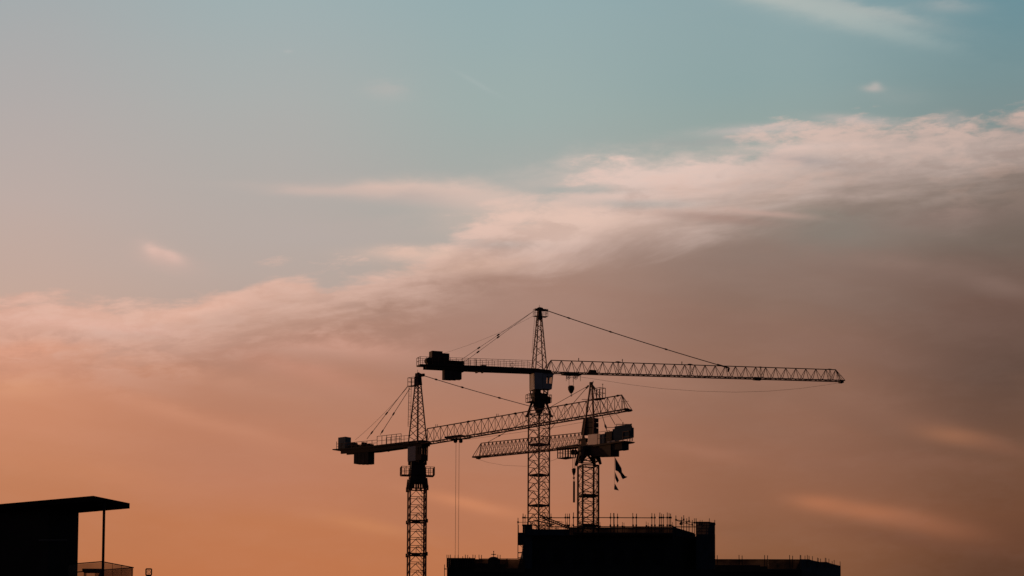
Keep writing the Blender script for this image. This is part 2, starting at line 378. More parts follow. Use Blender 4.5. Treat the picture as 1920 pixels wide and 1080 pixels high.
def peak(cr, u0, vb, vt, wb, wt, lr, cr_r, n=9):
    z0, z1 = cr.Z(vb, u0), cr.Z(vt, u0); mb = MB(); c4 = ((-1, -1), (1, -1), (1, 1), (-1, 1))
    P = lambda k, f: Vector((c4[k][0] * (wb + (wt - wb) * f) / 2, c4[k][1] * (wb + (wt - wb) * f) / 2, z0 + (z1 - z0) * f))
    fs = [0]
    for i in range(n): fs.append(fs[-1] + (1.25 - .55 * i / n))
    fs = [f / fs[-1] * .93 for f in fs]
    for k in range(4):
        mb.bar(P(k, 0), P(k, 1), cr_r); k2 = (k + 1) % 4
        for i in range(n):
            if i % 2: mb.bar(P(k, fs[i]), P(k2, fs[i + 1]), lr)
            else: mb.bar(P(k2, fs[i]), P(k, fs[i + 1]), lr)
    o = mb.build('tower_peak', M['steel'], cr.o)
    return o, z0, z1

def cab(cr, x0, x1, y0, y1, z0, z1, wall='cab', wins=((.62, .94),), rake=.14):
    """operator's cab: hollow shell with see-through glazed openings and a raked front (x1 side)"""
    L = x1 - x0; h = z1 - z0; d = L * rake; zs, zh = z0 + h * .38, z1 - h * .12; t = .06
    def xf(x, z): return x0 + (x - x0) * (1 - rake * (1 - (z - z0) / h))
    def blk(mb, xa, xb, za, zb, ya, yb):
        mb.hull([(xf(xa, za), ya, za), (xf(xb, za), ya, za), (xf(xb, za), yb, za), (xf(xa, za), yb, za)], [(xf(xa, zb), ya, zb), (xf(xb, zb), ya, zb), (xf(xb, zb), yb, zb), (xf(xa, zb), yb, zb)])
    mb = MB(); blk(mb, x0, x1, z0, zs, y0, y1); blk(mb, x0, x1, zh, z1, y0, y1); mb.box(x0 - .05, x1 + .1, y0 - .06, y1 + .06, z1, z1 + .08)
    ws = [(x0 + a * L, x0 + b * L) for a, b in wins]; e = [x0] + [v for w in ws for v in w] + [x1]
    for a, b in zip(e[::2], e[1::2]):
        for ya, yb in ((y0, y0 + t), (y1 - t, y1)): blk(mb, a, b, zs, zh, ya, yb)
    o = mb.build('operator_cab', M[wall], cr.o)
    for a, b in ws:
        for ya in (y0 + .02, y1 - .04):
            w = MB(); blk(w, a, b, zs, zh, ya, ya + .02); w.build('cab_window', M['glass'], o)
    w = MB(); blk(w, x1 - .05, x1 - .03, zs, zh, y0 + t, y1 - t); w.build('windscreen', M['glass'], o)
    return o

def hook_block(cr, c, w, h, rope_top, dx, rr=.028):
    """pulley block under its ropes, hook below; c = top centre"""
    r = MB()
    for sx in (-1, 1): r.bar((c[0] + sx * dx, c[1], c[2] - .1), (rope_top[0] + sx * dx, c[1], rope_top[2]), rr)
    r.build('hoist_rope', M['rope'], cr.o)
    b = MB().lathe((c[0], c[1], c[2] - h), [(w * .12, 0), (w * .3, h * .15), (w * .5, h * .5), (w * .52, h * .85), (w * .3, h)], 10)
    o = b.build('hook_block', M['dark'], cr.o)
    k = MB(); z = c[2] - h
    k.bar((c[0], c[1], z + .02), (c[0], c[1], z - .15), .05, 6)
    k.path([(c[0] + .12 * cos(a), c[1], z - .27 + .12 * sin(a)) for a in [R(t) for t in (90, 50, 10, -30, -70, -110, -150, -185)]], .035, 6)
    k.build('hook', M['dark'], o)

# =================================================================== crane A: the tall one in the middle
A = Crane(1011, 700, 650, 20, 'tallest tower crane in the middle, its long level jib reaching right over the other two'); A.u0 = 1011
k = A.px
zt, csA, rmA = mast(A, M['chord'], 'mast', 1010.5, 776, 1.98, 44, 1.02, ['K', 'Z', 'K', 'Z'], .11, .046)
for v in (891, 948, 834):
    z = A.Z(v, 1010.5); mb = MB(); pts = [rmA @ Vector((a * .97, b * .97, 0)) for a, b in ((-1, -1), (1, -1), (1, 1), (-1, 1))]
    mb.hull([(p.x, p.y, z - .05) for p in pts], [(p.x, p.y, z + .05) for p in pts])
    for a, b in zip(pts, pts[1:] + pts[:1]): mb.bar((a.x, a.y, z + .0), (b.x, b.y, z + .0), .10)
    mb.bar((pts[1].x * .9, pts[1].y * .9, z + 1.0), (pts[2].x * .9, pts[2].y * .9, z + 1.0), .02)
    for p in pts[1:3]: mb.bar((p.x * .9, p.y * .9, z), (p.x * .9, p.y * .9, z + 1.0), .02)
    mb.build('mast_platform', M['dark'], A.o)
# climbing transition: four splayed legs and the slewing cone
mb = MB(); zA, zB = A.Z(780, 1010.5), A.Z(752, 1011)
for p in csA:
    q = p * 1.16; t = p * .62
    mb.bar((q.x, q.y, zA), (t.x, t.y, zB), .14, 4, .24); mb.box(q.x - .16, q.x + .16, q.y - .16, q.y + .16, zA - .15, zA + .12)
for i in range(4):
    a, b = csA[i], csA[(i + 1) % 4]; mb.bar((a.x, a.y, zA + .25), (b.x, b.y, zA + .25), .06); mb.bar((a.x, a.y, zA + .25), ((a.x + b.x) * .4, (a.y + b.y) * .4, zB - .3), .05)
mb.build('splayed_mast_top', M['dark'], A.o)
mb = MB().lathe((0, 0, zA + .1), [(.12, 0), (.42, .35), (.72, 1.0), (.86, zB - zA - .1), (1.0, zB - zA), (1.0, zB - zA + .35), (.88, zB - zA + .5)], 16)
mb.build('slewing_ring', M['dark'], A.o)
zC = A.Z(732, 1011); zD = A.Z(700.5, 1011)
mb = MB(); mb.hull([(a * .86, b * .7, zB + .3) for a, b in ((-1, -1), (1, -1), (1, 1), (-1, 1))], [(a * .98, b * .8, zB + .95) for a, b in ((-1, -1), (1, -1), (1, 1), (-1, 1))])
for a, b in ((-1, -1), (1, -1), (1, 1), (-1, 1)): mb.bar((a * .93, b * .75, zB + .9), (a * 1.0, b * .8, zD), .1)
for b in (-1, 1):
    mb.bar((-.93, b * .75, zB + .95), (0, b * .75, zC + .15), .08); mb.bar((.93, b * .75, zB + .95), (0, b * .75, zC + .15), .08)
mb.box(-.75, .05, -.55, .55, zB + .95, zD)
mb.build('slewing_frame', M['dark'], A.o)
mb = MB(); mb.box(-1.02, .12, -.98, -.84, zC, zD - .05); mb.box(-1.02, .12, .84, .98, zC, zD - .05); mb.box(-1.02, -.9, -.84, .84, zC, zD - .05); mb.build('side_panel', M['cab'], A.o)
cab(A, .16, 1.62, -1.02, .35, zC + .1, zD - .2, 'cab', ((.36, .56), (.66, .94)))
pz = A.Z(754.5, 1011)
for sgn in (-1, 1):
    mb = MB(); x0, x1 = (-1.62, -.95) if sgn < 0 else (.95, 1.5); mb.box(x0, x1, -.7, .7, pz - .06, pz)
    rail(mb, [(x0 if sgn > 0 else x1, -.7, pz), (x0 if sgn < 0 else x1, -.7, pz), (x0 if sgn < 0 else x1, .7, pz), (x0 if sgn > 0 else x1, .7, pz)], 1.0, .03, post=.6)
    mb.build('service_platform', M['chord'], A.o)
mb = MB().box(.98, 1.45, -.6, .3, pz + .05, pz + .75); mb.build('switch_box', M['dark'], A.o)
# peak
pk, z0, z1 = peak(A, 1011.5, 697, 581, 1.62, .34, .042, .08, 10)
mb = MB(); zt_ = A.Z(576, 1012); mb.hull([(-.35, -.3, z1 - 1.3), (.35, -.3, z1 - 1.3), (.35, .3, z1 - 1.3), (-.35, .3, z1 - 1.3)], [(-.2, -.2, z1 - .1), (.25, -.2, z1 - .1), (.25, .2, z1 - .1), (-.2, .2, z1 - .1)])
mb.box(-.62, .78, -.14, .14, z1 - .15, z1 + .12); mb.hull([(-.5, -.1, z1 + .12), (.6, -.1, z1 + .12), (.6, .1, z1 + .12), (-.5, .1, z1 + .12)], [(-.1, -.08, zt_), (.2, -.08, zt_), (.2, .08, zt_), (-.1, .08, zt_)])
mb.lathe((.35, 0, z1 + .16), [(.16, -.08), (.18, 0), (.16, .08)], 10, 'y'); mb.bar((-.02, 0, zt_), (-.02, 0, zt_ + .3), .025)
mb.build('peak_head', M['dark'], A.o)
mb = MB(); pz2 = A.Z(594, 1012)
mb.box(.3, 1.02, -.5, .5, pz2, pz2 + .05); rail(mb, [(.3, -.5, pz2), (1.02, -.5, pz2), (1.02, .5, pz2), (.3, .5, pz2)], 1.0, .022, post=.5)
mb.box(-.72, -.3, -.45, .45, pz2 + .02, pz2 + .06); rail(mb, [(-.3, -.45, pz2), (-.72, -.45, pz2), (-.72, .45, pz2)], 1.0, .02, post=.5)
mb.build('peak_platform', M['chord'], A.o)
mb = MB(); la, lb = Vector((-.62, -.2, pz2)), Vector((-1.0, -.2, A.Z(663, 1011)))
for dxx in (-.13, .13):
    mb.bar(la + Vector((dxx, 0, 0)), lb + Vector((dxx, 0, 0)), .018)
for i in range(20): p = la.lerp(lb, i / 19); mb.bar(p + Vector((-.13, 0, 0)), p + Vector((.13, 0, 0)), .014)
for i in range(4): p = la.lerp(lb, (i + .6) / 4); mb.bar(p, (p.x + .3, 0, p.z), .02)
mb.build('peak_ladder', M['chord'], A.o)
# jib
jA, topA, botA = truss(A, A.Q(1033, 675.5), A.Q(1567, 693.2), A.Q(1026, 698.5), A.Q(1581, 714.5), 1.25, 29, .075, .040)
mb = MB(); q = A.Q(1033, 675.5); mb.bar(q, (q.x - .7, -.5, q.z - 1.1), .05); mb.bar(q, (q.x - .7, .5, q.z - 1.1), .05); mb.build('jib_foot', M['steel'], A.o)
for u, v, L, H in ((1159, 678.5, .35, .1), (1294, 683.2, .35, .1), (1426, 688.5, .35, .1), (1556, 692.5, .35, .1)):
    mb = MB(); p = A.Q(u, v); mb.bar(p - Vector((L, 0, 0)), p, .05, 6, H); mb.bar(p, p + Vector((L, 0, 0)), H, 6, .05)
    for sg in (-1, 1):
        mb.bar(p, botA(p.x - .12, sg), .024); mb.bar(p, botA(p.x + .25, sg), .024)
    mb.build('jib_joint', M['dark'], A.o)
for u, v in ((1085, 676.5), (1167, 678.5), (1278.5, 683)):
    p = A.Q(u, v); MB().bar(p, p + Vector((0, 0, .38)), .06).build('lifting_lug', M['dark'], A.o)
mb = MB(); boxpx(A, mb, 1105, 1117, 694.5, 699.5, -.3, .3); a = A.Q(1103, 699.6); b = A.Q(1119, 700); mb.box(a.x, b.x, -.45, .45, a.z - .1, a.z + .08); mb.build('trolley_winch', M['dark'], A.o)
mb = MB(); boxpx(A, mb, 1413, 1426, 708, 712.5, -.3, .3); mb.build('jib_motor', M['dark'], A.o)
mb = MB(); boxpx(A, mb, 1574, 1580, 714.5, 718, -.4, .4); q = A.Q(1568, 704); mb.bar(q, A.Q(1578, 704), .02); mb.bar(q, A.Q(1568, 714), .02); mb.bar(A.Q(1574, 704), A.Q(1574, 714), .02); mb.build('jib_nose', M['dark'], A.o)
# tie bars
p, q = A.Q(1021, 580.8), A.Q(1367, 690)
tie(A, 'jib_tie_bar', p, q, .05, (.13, .355, .655), .12, .18, 'chord', double=.05)
MB().bar(p, A.Q(1027, 583), .14).build('tie_anchor', M['dark'], A.o); mb = MB(); mb.bar(A.Q(1345, 683.3), q, .12); mb.bar(q, q + Vector((-.15, 0, -.5)), .14); mb.build('tie_anchor', M['dark'], A.o)
for w, e, ks in ((-.35, (864, 675), (.42, .81)), (.35, (873, 677), (.36, .75))):
    tie(A, 'counter_jib_tie', A.Q(1001, 583, w), A.Q(e[0], e[1], w), .03, (), .1)
    pa, pb = A.Q(1001, 583, w), A.Q(e[0], e[1], w); d = (pb - pa).normalized()
    for f in ((.49, .755) if w < 0 else (.525, .82)): m_ = pa.lerp(pb, f); MB().bar(m_ - d * .2, m_ + d * .2, .095, 6).build('turnbuckle', M['dark'], A.o)
tie(A, 'winch_rope', A.Q(999, 593, .1), A.Q(830, 663, .1), .016, sag=.35)
# counter jib
mb = MB(); solidline(A, mb, [(784.4, 684), (815, 685), (893, 687), (1000, 692)], [(784.4, 686.5), (815, 687.5), (893, 690), (1000, 695)], -.75, .75)
solidline(A, mb, [(796, 686), (900, 688), (1000, 692)], [(796, 692), (900, 697), (1000, 700.5)], -.6, -.45); solidline(A, mb, [(796, 686), (900, 688), (1000, 692)], [(796, 692), (900, 697), (1000, 700.5)], .45, .6)
solidline(A, mb, [(998, 692), (1030, 695.5)], [(998, 700.5), (1030, 702)], -.8, .8)
for u in (895, 906): p = A.Q(u, 697); mb.lathe((p.x, 0, p.z), [(.16, -.5), (.16, .5)], 8, 'y')
boxpx(A, mb, 901, 910, 685.5, 689, -.5, .5)
mb.build('counter_jib', M['dark'], A.o)
mb = MB(); L0, L1 = A.Q(784.6, 684.2), A.Q(997, 691.5)
for w in (-.72, .72):
    pts = [Vector((L0.x, w, L0.z)), Vector((L1.x, w, L1.z))]; rail(mb, pts, 1.0, .022, post=.82)
rail(mb, [(L0.x, -.72, L0.z), (L0.x, .72, L0.z)], 1.0, .03, post=.7)
for u in range(870, 880, 2): p = A.Q(u, 688); mb.bar((p.x, -.72, p.z), (p.x, -.72, p.z + .9), .016)
p = A.Q(889, 687.5); mb.bar((p.x, -.72, p.z), (p.x, -.72, p.z + 1.0), .06)
mb.build('handrail', M['chord'], A.o)
p = A.Q(956.6, 686); MB().ring((p.x, -.8, p.z), .27, .03).build('life_ring', M['chord'], A.o)
mb = MB(); boxpx(A, mb, 807, 827, 660, 687, -.6, .6); boxpx(A, mb, 827, 840, 664, 690, -.55, .55); mb.build('winch_cabinet', M['dark'], A.o)
mb = MB(); p = A.Q(803, 676.5); mb.lathe((p.x, 0, p.z), [(.3, -.5), (.42, -.45), (.42, .45), (.3, .5)], 12, 'y'); boxpx(A, mb, 800, 808, 676, 686, -.4, .4); mb.build('hoist_winch', M['dark'], A.o)
for i in range(4):
    mb = MB(); u0, u1 = 831 + i * 8.25, 831 + i * 8.25 + 7.9; boxpx(A, mb, u0, u1, 692 + i * .3, 712.3 - (.6 if i in (0, 3) else 0), -.44, .44); boxpx(A, mb, u0 + (4 if i == 0 else 1), u1, 679 - (i % 2) * .6, 692.5, -.44, .44); mb.build('counterweight', M['block'], A.o)
mb = MB(); boxpx(A, mb, 862, 867.5, 678, 698, -.62, .62); boxpx(A, mb, 836, 867, 678.5, 681, -.64, .64); mb.build('counterweight_frame', M['dark'], A.o)
# trolley and hook
mb = MB(); a, b = A.Q(1055, 701.5), A.Q(1088, 702.5); mb.box(a.x, b.x, -.62, .62, a.z - .05, a.z + .14)
for u in (1059, 1072, 1085.5):
    p = A.Q(u, 702); mb.bar((p.x, -.55, p.z), (p.x, -.55, p.z - (1.0 if u != 1072 else 1.1)), .03)
p = A.Q(1066, 708); q = A.Q(1080, 708.2); mb.bar(p, q, .03); mb.bar(A.Q(1060, 703.5), A.Q(1086, 704), .1)
tr = mb.build('trolley', M['dark'], A.o)
for u in (1065.5, 1079.5):
    p = A.Q(u, 707.5); w_ = MB(); w_.ring((p.x, 0, p.z), .25, .045); w_.ring((p.x, 0, p.z), .10, .05, 8); w_.bar(p, p + Vector((0, 0, .4)), .03); w_.build('pulley', M['dark'], tr)
c = A.Q(1071, 723); hook_block(A, c, .86, 1.05, A.Q(1071, 708), .31)
# slack line under the jib
sag = [(1033, 702), (1087, 706.5), (1130, 713), (1180, 721), (1240, 728.5), (1310, 733.5), (1380, 735.3), (1440, 733.5), (1500, 728.5), (1550, 721.5), (1576, 717.5)]
MB().path([A.Q(*p) for p in sag], .018).build('slack_cable', M['rope'], A.o)

# =================================================================== crane B: the left one
B = Crane(783, 830, 600, -42, 'left tower crane on a free-standing mast, its jib pointing up to the right towards us'); B.u0 = 783
zt, csB, rmB = mast(B, M['steel'], 'mast', 783, 918, 1.98, 9, 1.0, ['K', 'K', 'K', 'K'], .10, .044)
for v in (978, 1040):
    z = B.Z(v, 783); mb = MB(); P_ = lambda s_: [rmB @ Vector((a * s_, b * s_, 0)) for a, b in ((-1, -1), (1, -1), (1, 1), (-1, 1))]
    pts = P_(1.0)
    for a, b in zip(pts, pts[1:] + pts[:1]): mb.bar((a.x, a.y, z), (b.x, b.y, z), .13)
    pts = P_(1.06)
    for a in pts: mb.bar((a.x, a.y, z - .22), (a.x, a.y, z + .22), .16)
    mb.box(-.5, .3, -.4, .4, z, z + .1); mb.bar((-.1, 0, z), (-.1, 0, z + .95), .03); mb.bar((-.7, 0, z + .9), (.5, 0, z + .9), .02)
    mb.build('mast_collar', M['dark'], B.o)
Z = lambda v: B.Z(v, 783)
def sq(h, z, rm=None, sy=1):
    pts = [Vector((a * h, b * h * sy, 0)) for a, b in ((-1, -1), (1, -1), (1, 1), (-1, 1))]
    if rm is not None: pts = [rm @ p for p in pts]
    return [(p.x, p.y, z) for p in pts]
mb = MB(); mb.hull(sq(1.0, Z(906), rmB), sq(.92, Z(891), rmB)); mb.hull(sq(.92, Z(891), rmB), sq(.84, Z(868), rmB))
for a, b in ((-1, -1), (1, -1), (1, 1), (-1, 1)):
    p = rmB @ Vector((a * 1.14, b * 1.14, 0)); t = rmB @ Vector((a * .9, b * .9, 0)); mb.bar((p.x, p.y, Z(918)), (t.x, t.y, Z(898)), .1, 4, .22)
    mb.bar((p.x, p.y, Z(921)), (p.x, p.y, Z(912)), .1)
for i in range(4):
    a, b = csB[i], csB[(i + 1) % 4]; mb.bar((a.x, a.y, Z(917)), (b.x, b.y, Z(917)), .07); m_ = (a + b) / 2; mb.bar((m_.x, m_.y, Z(917)), (m_.x, m_.y, Z(905)), .12)
    for f in (.2, .8): m_ = a.lerp(b, f); mb.bar((m_.x, m_.y, Z(917)), (m_.x * .9, m_.y * .9, Z(905)), .12)
mb.build('mast_head', M['dark'], B.o)
MB().lathe((0, 0, Z(894)), [(1.0, 0), (1.14, .1), (1.14, .35), (1.0, .5)], 20).build('slewing_ring', M['dark'], B.o)
mb = MB()
for i, (a, b) in enumerate(((-1, -1), (1, -1), (1, 1), (-1, 1))): mb.bar((a * .82, b * .6, Z(872)), (a * .82, b * .6, Z(836)), .14)
for b in (-.62, .62): mb.bar((-.8, b, Z(870)), (0, b, Z(862)), .09); mb.bar((.8, b, Z(870)), (0, b, Z(862)), .09)
mb.box(-.85, .85, -.66, .66, Z(866), Z(864)); mb.box(-.6, .15, -.6, .6, Z(864), Z(836)); mb.build('slewing_frame', M['dark'], B.o)
mb = MB(); mb.box(-.75, .57, -.97, -.83, Z(866), Z(838.5)); mb.build('side_panel', M['cab'], B.o)
cab(B, .6, 1.6, -1.0, .2, Z(866), Z(838), 'dark', ((.4, .62), (.74, .93)), .06)
for ang in (180, 0):
    mb = MB(); rl = B.rot(9); sg = -1 if ang == 180 else 1
    F_ = lambda x, y, z: (lambda p: (p.x, p.y, z))(rl @ Vector((x, y, 0)))
    z = Z(891.5); x0, x1 = (.95 * sg, 2.02 * sg)
    mb.hull([F_(x0, -.7, z - .08), F_(x1, -.7, z - .08), F_(x1, .7, z - .08), F_(x0, .7, z - .08)], [F_(x0, -.7, z), F_(x1, -.7, z), F_(x1, .7, z), F_(x0, .7, z)])
    rail(mb, [F_(x0, -.7, z), F_(x1, -.7, z), F_(x1, .7, z), F_(x0, .7, z)], 1.0, .03, post=.55)
    mb.build('service_platform', M['chord'], B.o)
pk, z0, z1 = peak(B, 783.5, 832, 706, 1.6, .36, .042, .08, 11)
mb = MB(); mb.hull(sq(.36, Z(722)), sq(.26, Z(700))); mb.box(-.2, 1.0, -.14, .14, Z(707), Z(702)); mb.bar((-.1, 0, Z(700)), (-.1, 0, Z(693)), .02)
mb.lathe((0, 0, Z(703)), [(.3, -.1), (.34, 0), (.3, .1)], 12, 'y'); mb.build('peak_head', M['dark'], B.o)
mb = MB(); z = Z(722); mb.box(-1.45, -.25, -.35, .35, z - .06, z); rail(mb, [(-.3, -.35, z), (-1.4, -.35, z), (-1.4, .35, z), (-.3, .35, z)], 1.0, .025, post=.6)
mb.build('peak_platform', M['chord'], B.o)
mb = MB(); la, lb = Vector((-1.22, -.1, Z(722))), Vector((-1.32, -.1, Z(798)))
for dxx in (-.2, .2): mb.bar(la + Vector((dxx, 0, 0)), lb + Vector((dxx, 0, 0)), .02)
mb.bar(la + Vector((0, -.25, 0)), lb + Vector((0, -.25, 0)), .015)
for i in range(24): p = la.lerp(lb, i / 23); mb.bar(p + Vector((-.2, 0, 0)), p + Vector((.2, 0, 0)), .013)
for i in range(6): p = la.lerp(lb, (i + .5) / 6); mb.bar(p + Vector((-.2, 0, 0)), p + Vector((0, -.27, 0)), .02); mb.bar(p + Vector((.2, 0, 0)), p + Vector((0, -.27, 0)), .02)
mb.bar(la.lerp(lb, .5), (-.5, 0, Z(760)), .025); mb.bar(lb, (-.75, 0, Z(798)), .025)
mb.build('peak_ladder', M['chord'], B.o)
jB, topB, botB = truss(B, B.Q(801, 803.8), B.Q(1166, 740.6), B.Q(796, 832.5), B.Q(1179, 768.3), 1.25, 29, .075, .040)
for u in (878, 966, 1062, 1158):
    mb = MB(); v = 803.8 + (740.3 - 803.8) * (u - 801) / 367; p = B.Q(u, v); mb.bar(p - Vector((.35, 0, 0)), p, .05, 6, .14); mb.bar(p, p + Vector((.35, 0, 0)), .14, 6, .05); mb.build('jib_joint', M['dark'], B.o)
for u in (817, 931):
    v = 803.8 + (740.3 - 803.8) * (u - 801) / 367
    for e in (0, 3): p = B.Q(u + e, v); MB().bar(p, p + Vector((0, 0, .36)), .03).build('lifting_lug', M['dark'], B.o)
mb = MB(); boxpx(B, mb, 1175, 1181, 767, 772, -.3, .3); boxpx(B, mb, 1172, 1177, 765.5, 768, -.3, .3); mb.bar(B.Q(1164, 752.5), B.Q(1179, 752.5), .025)
for u in (1167, 1171): mb.bar(B.Q(u, 752.5), B.Q(u, 767), .018)
mb.build('jib_nose', M['dark'], B.o)
p, q = B.Q(796, 704.8), B.Q(1017, 767.5)
tie(B, 'jib_tie_bar', p, q, .05, (.1, .325, .64), .12, .1, 'chord', double=.05)
for w, s0, e, fs in ((-.4, (765, 723), (688, 823), (.52, .88)), (.4, (768.5, 728), (713, 815), (.55, .93))):
    pa, pb = B.Q(*s0, w), B.Q(*e, w); tie(B, 'counter_jib_tie', pa, pb, .034); d = (pb - pa).normalized()
    for f in fs: m_ = pa.lerp(pb, f); MB().bar(m_ - d * .2, m_ + d * .2, .095, 6).build('turnbuckle', M['dark'], B.o)
tie(B, 'winch_rope', B.Q(766, 724), B.Q(666, 825), .016, sag=.3)
mb = MB(); bp = [(631, 843.3), (660, 841), (708, 836.5), (766, 829.5), (800, 826)]; bt = [(631, 845), (660, 844), (708, 840), (766, 833), (800, 829)]
solidline(B, mb, bp, bt, -.75, .75)
for w in (-.6, .45): solidline(B, mb, [(645, 844), (708, 838), (766, 831), (800, 828)], [(645, 852), (708, 847.5), (766, 839.5), (800, 836)], w, w + .15)
for i in range(9): p = B.Q(650 + i * 13, 845 - i * 1.5); mb.box(p.x - .06, p.x + .06, -.45, .45, p.z - .1, p.z + .1)
p = B.Q(724, 844.5); mb.lathe((p.x, 0, p.z), [(.14, -.5), (.14, .5)], 8, 'y')
boxpx(B, mb, 764, 800, 829, 836, -.8, .8)
mb.build('counter_jib', M['dark'], B.o)
mb = MB()
for w in (-.72, .72):
    P_ = lambda u, v: (lambda q: Vector((q.x, w, q.z)))(B.Q(u, v, w))
    pa, pb, pc = P_(631, 843), P_(707, 835.5), P_(766, 829)
    rail(mb, [pa, pb], .7, .024, post=.9); rail(mb, [pb, P_(752, 830.5)], 1.15, .026, post=.8); rail(mb, [P_(724, 833.5), pc], .85, .022, post=.7)
rail(mb, [B.Q(631, 843, -.72), B.Q(631, 843, .72)], 1.0, .026, post=.7)
mb.build('handrail', M['chord'], B.o)
mb = MB(); boxpx(B, mb, 639, 653, 819.5, 844, -.5, .5); mb.build('switch_cabinet', M['green'], B.o)
mb = MB(); boxpx(B, mb, 657, 673, 834, 846, -.4, .4); boxpx(B, mb, 676, 697, 832.5, 845, -.4, .4)
p = B.Q(664, 834); mb.lathe((p.x, 0, p.z), [(.2, -.45), (.3, -.4), (.3, .4), (.2, .45)], 10, 'y'); p = B.Q(683, 833); mb.lathe((p.x, 0, p.z), [(.25, -.3), (.25, .3)], 10, 'y'); mb.build('hoist_winch', M['dark'], B.o)
for i in range(4):
    mb = MB(); u0 = 669 + i * 6.9; boxpx(B, mb, u0, u0 + 6.6, 846.5 - i * .6, 870.5 + (.4 if i in (1, 2) else 0), -.55, .55); mb.build('counterweight', M['block'], B.o)
mb = MB(); boxpx(B, mb, 667, 699, 846, 849, -.62, .62); mb.build('counterweight_frame', M['dark'], B.o)
mb = MB(); boxpx(B, mb, 838, 868, 815.5, 822.5, -.45, .45); boxpx(B, mb, 850, 867, 822, 825, -.5, .5); mb.bar(B.Q(868, 819), B.Q(883, 818), .03); mb.bar(B.Q(868, 823.5), B.Q(882, 822), .04); mb.bar(B.Q(883, 818), B.Q(882, 822), .03)
tr = mb.build('trolley', M['dark'], B.o)
for u in (854, 864):
    p = B.Q(u, 827); w_ = MB().lathe((p.x, 0, p.z), [(.16, -.14), (.24, -.1), (.24, .1), (.16, .14)], 10, 'y'); w_.bar(p, p + Vector((0, 0, .3)), .06); w_.build('pulley', M['dark'], tr)
zl = B.Z(1066, 857); mid = B.Q(858, 828)
hook_block(B, Vector((mid.x, 0, zl)), .8, 1.2, mid, .26, .02)
MB().path([B.Q(*p) for p in ((868, 824), (884, 823), (960, 812.5), (1040, 801), (1096, 791), (1140, 781), (1178, 770))], .018).build('slack_cable', M['rope'], B.o)

# =================================================================== crane C: the low one at the right
C_ = Crane(1103, 836, 540, 130, 'lowest tower crane, its short jib pointing left, with a blue board on its counter jib'); C_.u0 = 1103
C_.side = True; C = C_; Z = lambda v: C.Z(v, 1103)
zt, csC, rmC = mast(C, M['dark'], 'mast', 1102.5, 873, 1.80, 16, 1.02, ['X', 'Z', 'X', 'Z'], .11, .036)
for v in (930, 986):
    z = Z(v); mb = MB(); pts = [rmC @ Vector((a * .92, b * .92, 0)) for a, b in ((-1, -1), (1, -1), (1, 1), (-1, 1))]
    for a, b in zip(pts, pts[1:] + pts[:1]): mb.bar((a.x, a.y, z), (b.x, b.y, z), .09); mb.bar((a.x, a.y, z + .33), (b.x, b.y, z + .33), .05)
    mb.hull([(p.x * .9, p.y * .9, z - .03) for p in pts], [(p.x * .9, p.y * .9, z + .03) for p in pts]); mb.build('mast_platform', M['dark'], C.o)
mb = MB()
for p in csC:
    q = p * 1.2; t = p * .78; mb.bar((q.x, q.y, Z(872)), (t.x, t.y, Z(846)), .16, 4, .3)
for i in range(4):
    a, b = csC[i], csC[(i + 1) % 4]
    for v in (866, 874): mb.bar((a.x, a.y, Z(v)), (b.x, b.y, Z(v)), .07)
    m_ = (a + b) / 2; mb.bar((a.x, a.y, Z(865)), (m_.x * .9, m_.y * .9, Z(847)), .14); mb.bar((b.x, b.y, Z(865)), (m_.x * .9, m_.y * .9, Z(847)), .14); mb.bar((m_.x, m_.y, Z(860)), (a.x, a.y, Z(866)), .05)
mb.build('splayed_mast_top', M['dark'], C.o)
MB().lathe((0, 0, Z(848)), [(1.0, 0), (1.15, .12), (1.15, .5), (.95, .6)], 20).build('slewing_ring', M['dark'], C.o)
# A-frame: two legged peak, leaning
zb = Z(836); zt_ = Z(722)
mb = MB()
for w in (-.42, .42):
    mb.bar(C.Q(1092, 834, w), C.Q(1107, 722, w * .3), .13, 4, .09); mb.bar(C.Q(1113.5, 790, w), C.Q(1110, 722, w * .3), .12, 4, .09); mb.bar(C.Q(1112, 836, w), C.Q(1113.5, 790, w), .12)
for v in (745, 760, 775, 790, 805, 820):
    f = (v - 722) / 112; mb.bar(C.Q(1107 - 15 * f, v, -.38 * f - .1), C.Q(1107 - 15 * f, v, .38 * f + .1), .03); mb.bar(C.Q(1111 + 2.5 * f, v, -.38 * f - .1), C.Q(1111 + 2.5 * f, v, .38 * f + .1), .03)
mb.build('a_frame', M['steel'], C.o)
mb = MB(); mb.bar(C.Q(1108.5, 726), C.Q(1108.5, 716.5), .2); mb.bar(C.Q(1110, 723), C.Q(1115, 730), .13); mb.bar(C.Q(1112, 718), C.Q(1112, 714), .04); mb.bar(C.Q(1103.5, 723), C.Q(1099, 728), .1); mb.build('peak_head', M['dark'], C.o)
mb = MB(); p0, p1 = C.Q(1113, 749), C.Q(1130, 748); mb.box(min(p0.x, p1.x), max(p0.x, p1.x), -.4, .4, p0.z - .1, p0.z)
rail(mb, [(p0.x, -.4, p0.z), (p1.x, -.4, p0.z), (p1.x, .4, p0.z), (p0.x, .4, p0.z)], 1.12, .024, post=.5)
mb.bar((p1.x, 0, p0.z), (p1.x, 0, p0.z + 1.5), .022); mb.lathe((p1.x, 0, p0.z + 1.5), [(.03, -.06), (.07, 0), (.03, .08)], 8); mb.bar(C.Q(1091, 749), C.Q(1113, 748.5), .04)
mb.build('peak_platform', M['chord'], C.o)
mb = MB(); a, b = C.Q(1119, 750), C.Q(1119.5, 800)
for dxx in (-.14, .14): mb.bar(a + Vector((dxx, 0, 0)), b + Vector((dxx, 0, 0)), .018)
for i in range(12): p = a.lerp(b, i / 11); mb.bar(p + Vector((-.14, 0, 0)), p + Vector((.14, 0, 0)), .014)
